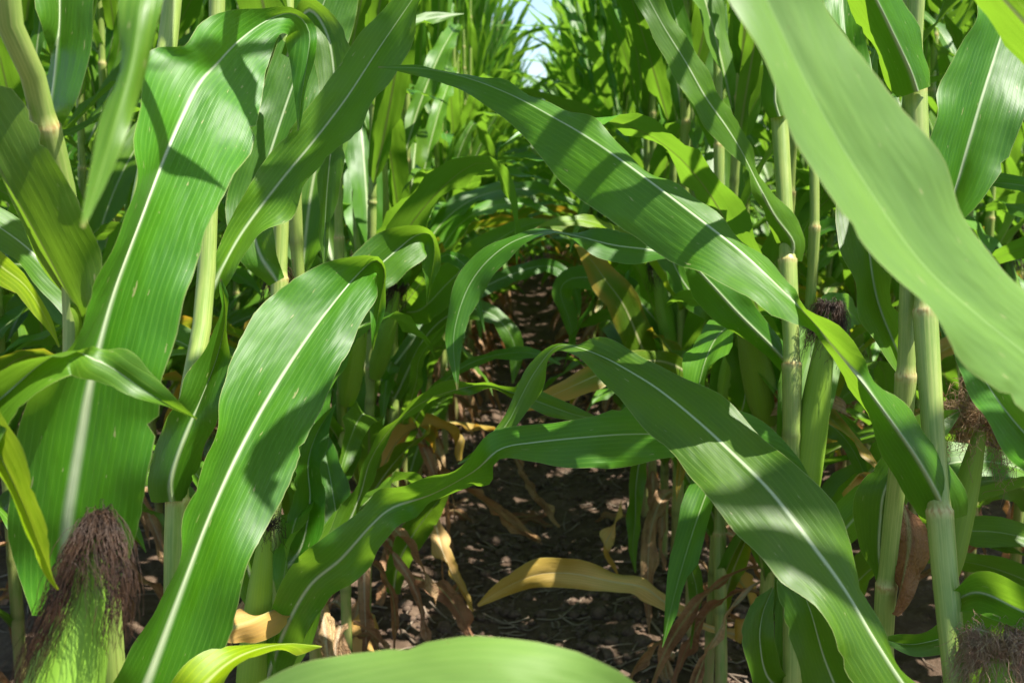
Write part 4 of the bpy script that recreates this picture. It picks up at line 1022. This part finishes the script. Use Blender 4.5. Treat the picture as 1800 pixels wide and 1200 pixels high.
spots = [([(760, 880, 2.5), (775, 960, 2.4), (800, 1020, 2.35), (830, 1075, 2.3)], .022, 'pale dry corn leaf hanging beside the furrow and curling to a point'),
         ([(905, 800, 3.2), (935, 850, 3.1), (960, 890, 3.05), (985, 925, 3.0)], .022, 'narrow reddish dry corn leaf slanting onto the open soil'),
         ([(800, 850, 2.9), (860, 890, 2.8), (900, 920, 2.75), (950, 950, 2.7)], .025, 'rust brown dry corn leaf lying slantwise across the furrow'),
         ([(650, 890, 2.2), (690, 790, 2.2), (740, 750, 2.2), (790, 760, 2.2), (805, 810, 2.2)], .036, 'yellow withered corn leaf arched beside a green stalk'),
         ([(770, 745, 2.6), (800, 740, 2.6), (840, 745, 2.6), (870, 750, 2.55)], .028, 'pinkish tan dry corn leaf crumpled behind the yellow withered one'),
         ([(1215, 1090, 2.0), (1150, 1130, 1.95), (1115, 1170, 1.93), (1095, 1230, 1.9)], .022, 'orange brown dry corn leaf drooping from the right row to the soil'),
         ([(1290, 1010, 2.0), (1310, 1040, 1.98), (1320, 1090, 1.97), (1300, 1130, 1.96)], .038, 'crumpled pale brown dry corn leaf curled beside the right stalk'),
         ([(1090, 880, 2.5), (1075, 930, 2.45), (1060, 970, 2.4), (1085, 1010, 2.4)], .02, 'dark rusty dry corn leaf standing in shade by the right row'),
         ([(720, 1010, 2.2), (770, 1030, 2.15), (810, 1080, 2.1), (830, 1120, 2.1)], .024, 'reddish dry corn leaf bowed over the soil by the left row'),
         ([(1590, 880, 1.03), (1600, 930, 1.02), (1590, 1000, 1.02), (1570, 1080, 1.02)], .018, 'withered brown leaf strip hanging against a green stalk'),
         ([(1490, 850, 1.5), (1510, 830, 1.5), (1525, 845, 1.5), (1500, 880, 1.48), (1475, 890, 1.48)], .02, 'curled yellow and brown withered leaf between green blades'),
         ([(1350, 720, 1.7), (1400, 700, 1.65), (1470, 720, 1.6), (1500, 740, 1.6)], .025, 'orange dry corn leaf tucked behind the tall upright ear'),
         ([(600, 1100, 1.75), (590, 1150, 1.7), (600, 1200, 1.7), (620, 1240, 1.7)], .03, 'brown withered leaf hanging low at the left row'),
         ([(660, 1080, 2.2), (640, 1110, 2.15), (645, 1150, 2.12), (680, 1165, 2.1)], .05, 'shiny tan curled husk-like leaf at the foot of a green stalk'),
         ([(390, 1110, 1.2), (440, 1090, 1.22), (480, 1070, 1.25), (520, 1065, 1.28)], .03, 'orange withered leaf behind the wide folded blade')]
for i, (pp, hw, lb) in enumerate(spots):
    o = dry_strip(rg, [px(*p) for p in pp], hw, i, tw=rg.uniform(-130, 130), nm='dry_leaf', mat='gold' if ('yellow' in lb or 'pale' in lb or 'tan' in lb or i == 14) else 'dry', ruff=.008)
    own = [PL5, None, None, PL5, PL5, PR5, PR5, PR6, PL5, PR2, PR3, PR3, PL4, PL5, PL4][i]
    if own is None: tag(o, lb, 'dry leaf')
    else: rel(o, own); tag(o, lb)
for i in range(26):
    x = rg.uniform(-.34, .34); y = rg.uniform(1.9, 6.5); a = rg.uniform(0, 6.28); L = rg.uniform(.12, .3)
    P = []
    for t in np.linspace(0, 1, 5):
        xx = x + math.cos(a + t * .6) * L * (t - .5); yy = y + math.sin(a + t * .6) * L * (t - .5)
        P.append((xx, yy, ground_h(xx, yy) + .008 + .02 * rg.random()))
    o = dry_strip(rg, P, rg.uniform(.010, .02), 100 + i, tw=rg.uniform(-150, 150), n=20)
    tag(o, 'small curled dead leaf lying on the dark soil of the furrow', 'dead leaf', 'dead leaves lying in the furrow')

# straw and clods nobody could count
Vs, Fs, off = [], [], 0
for i in range(800):
    x = rg.uniform(-.5, .5) if rg.random() < .8 else rg.uniform(-2, 2); y = 1.5 + rg.exponential(1.6)
    a = rg.uniform(0, 6.28); L = rg.uniform(.02, .14) * (1 if rg.random() < .8 else 1.6); wd = rg.uniform(.0012, .0045)
    t = np.linspace(-.5, .5, 5); bend = rg.normal(0, .25)
    xs = x + L * (np.cos(a) * t - np.sin(a) * bend * t * t); ys = y + L * (np.sin(a) * t + np.cos(a) * bend * t * t)
    zt = rg.normal(0, .10) * L * t
    P = np.array([(p, q, ground_h(p, q) + .004 + abs(r_)) for p, q, r_ in zip(xs, ys, zt)])
    V, Fq = tube(P, wd, 4); V[:, 2] = P.repeat(4, 0)[:, 2] + (V[:, 2] - P.repeat(4, 0)[:, 2]) * .5
    Vs.append(V); Fs.append(Fq + off); off += len(V)
o = add('crop_residue', mesh_from('crop_residue', np.concatenate(Vs), np.concatenate(Fs), M['straw'], smooth=False))
tag(o, 'scattered straw and broken stalk bits on the soil', kind='stuff')
import bmesh
bm = bmesh.new(); bmesh.ops.create_icosphere(bm, subdivisions=1, radius=1)
bm.verts.ensure_lookup_table()
CV = np.array([v.co[:] for v in bm.verts]); CF = np.array([[v.index for v in f.verts] for f in bm.faces]); bm.free()
Vs, Fs, off = [], [], 0
for i in range(5000):
    x = rg.uniform(-.6, .6); y = 1.5 + rg.exponential(1.5); r_ = .003 + rg.exponential(.0045)
    r_ = min(r_, .028)
    V = CV * (1 + rg.normal(0, .16, (len(CV), 1))) * r_ * np.array([1, rg.uniform(.7, 1.2), .7])
    Vs.append(V + np.array([x, y, ground_h(x, y) + r_ * .25])); Fs.append(CF + off); off += len(CV)
o = add('soil_clods', mesh_from('soil_clods', np.concatenate(Vs), np.concatenate(Fs), M['clod'], smooth=False))
tag(o, 'loose crumbs and clods of dark soil in the furrow', kind='stuff')
print('plants near', count, 'single', len(single), 'mass', len(rest), 'objects', len(bpy.data.objects))
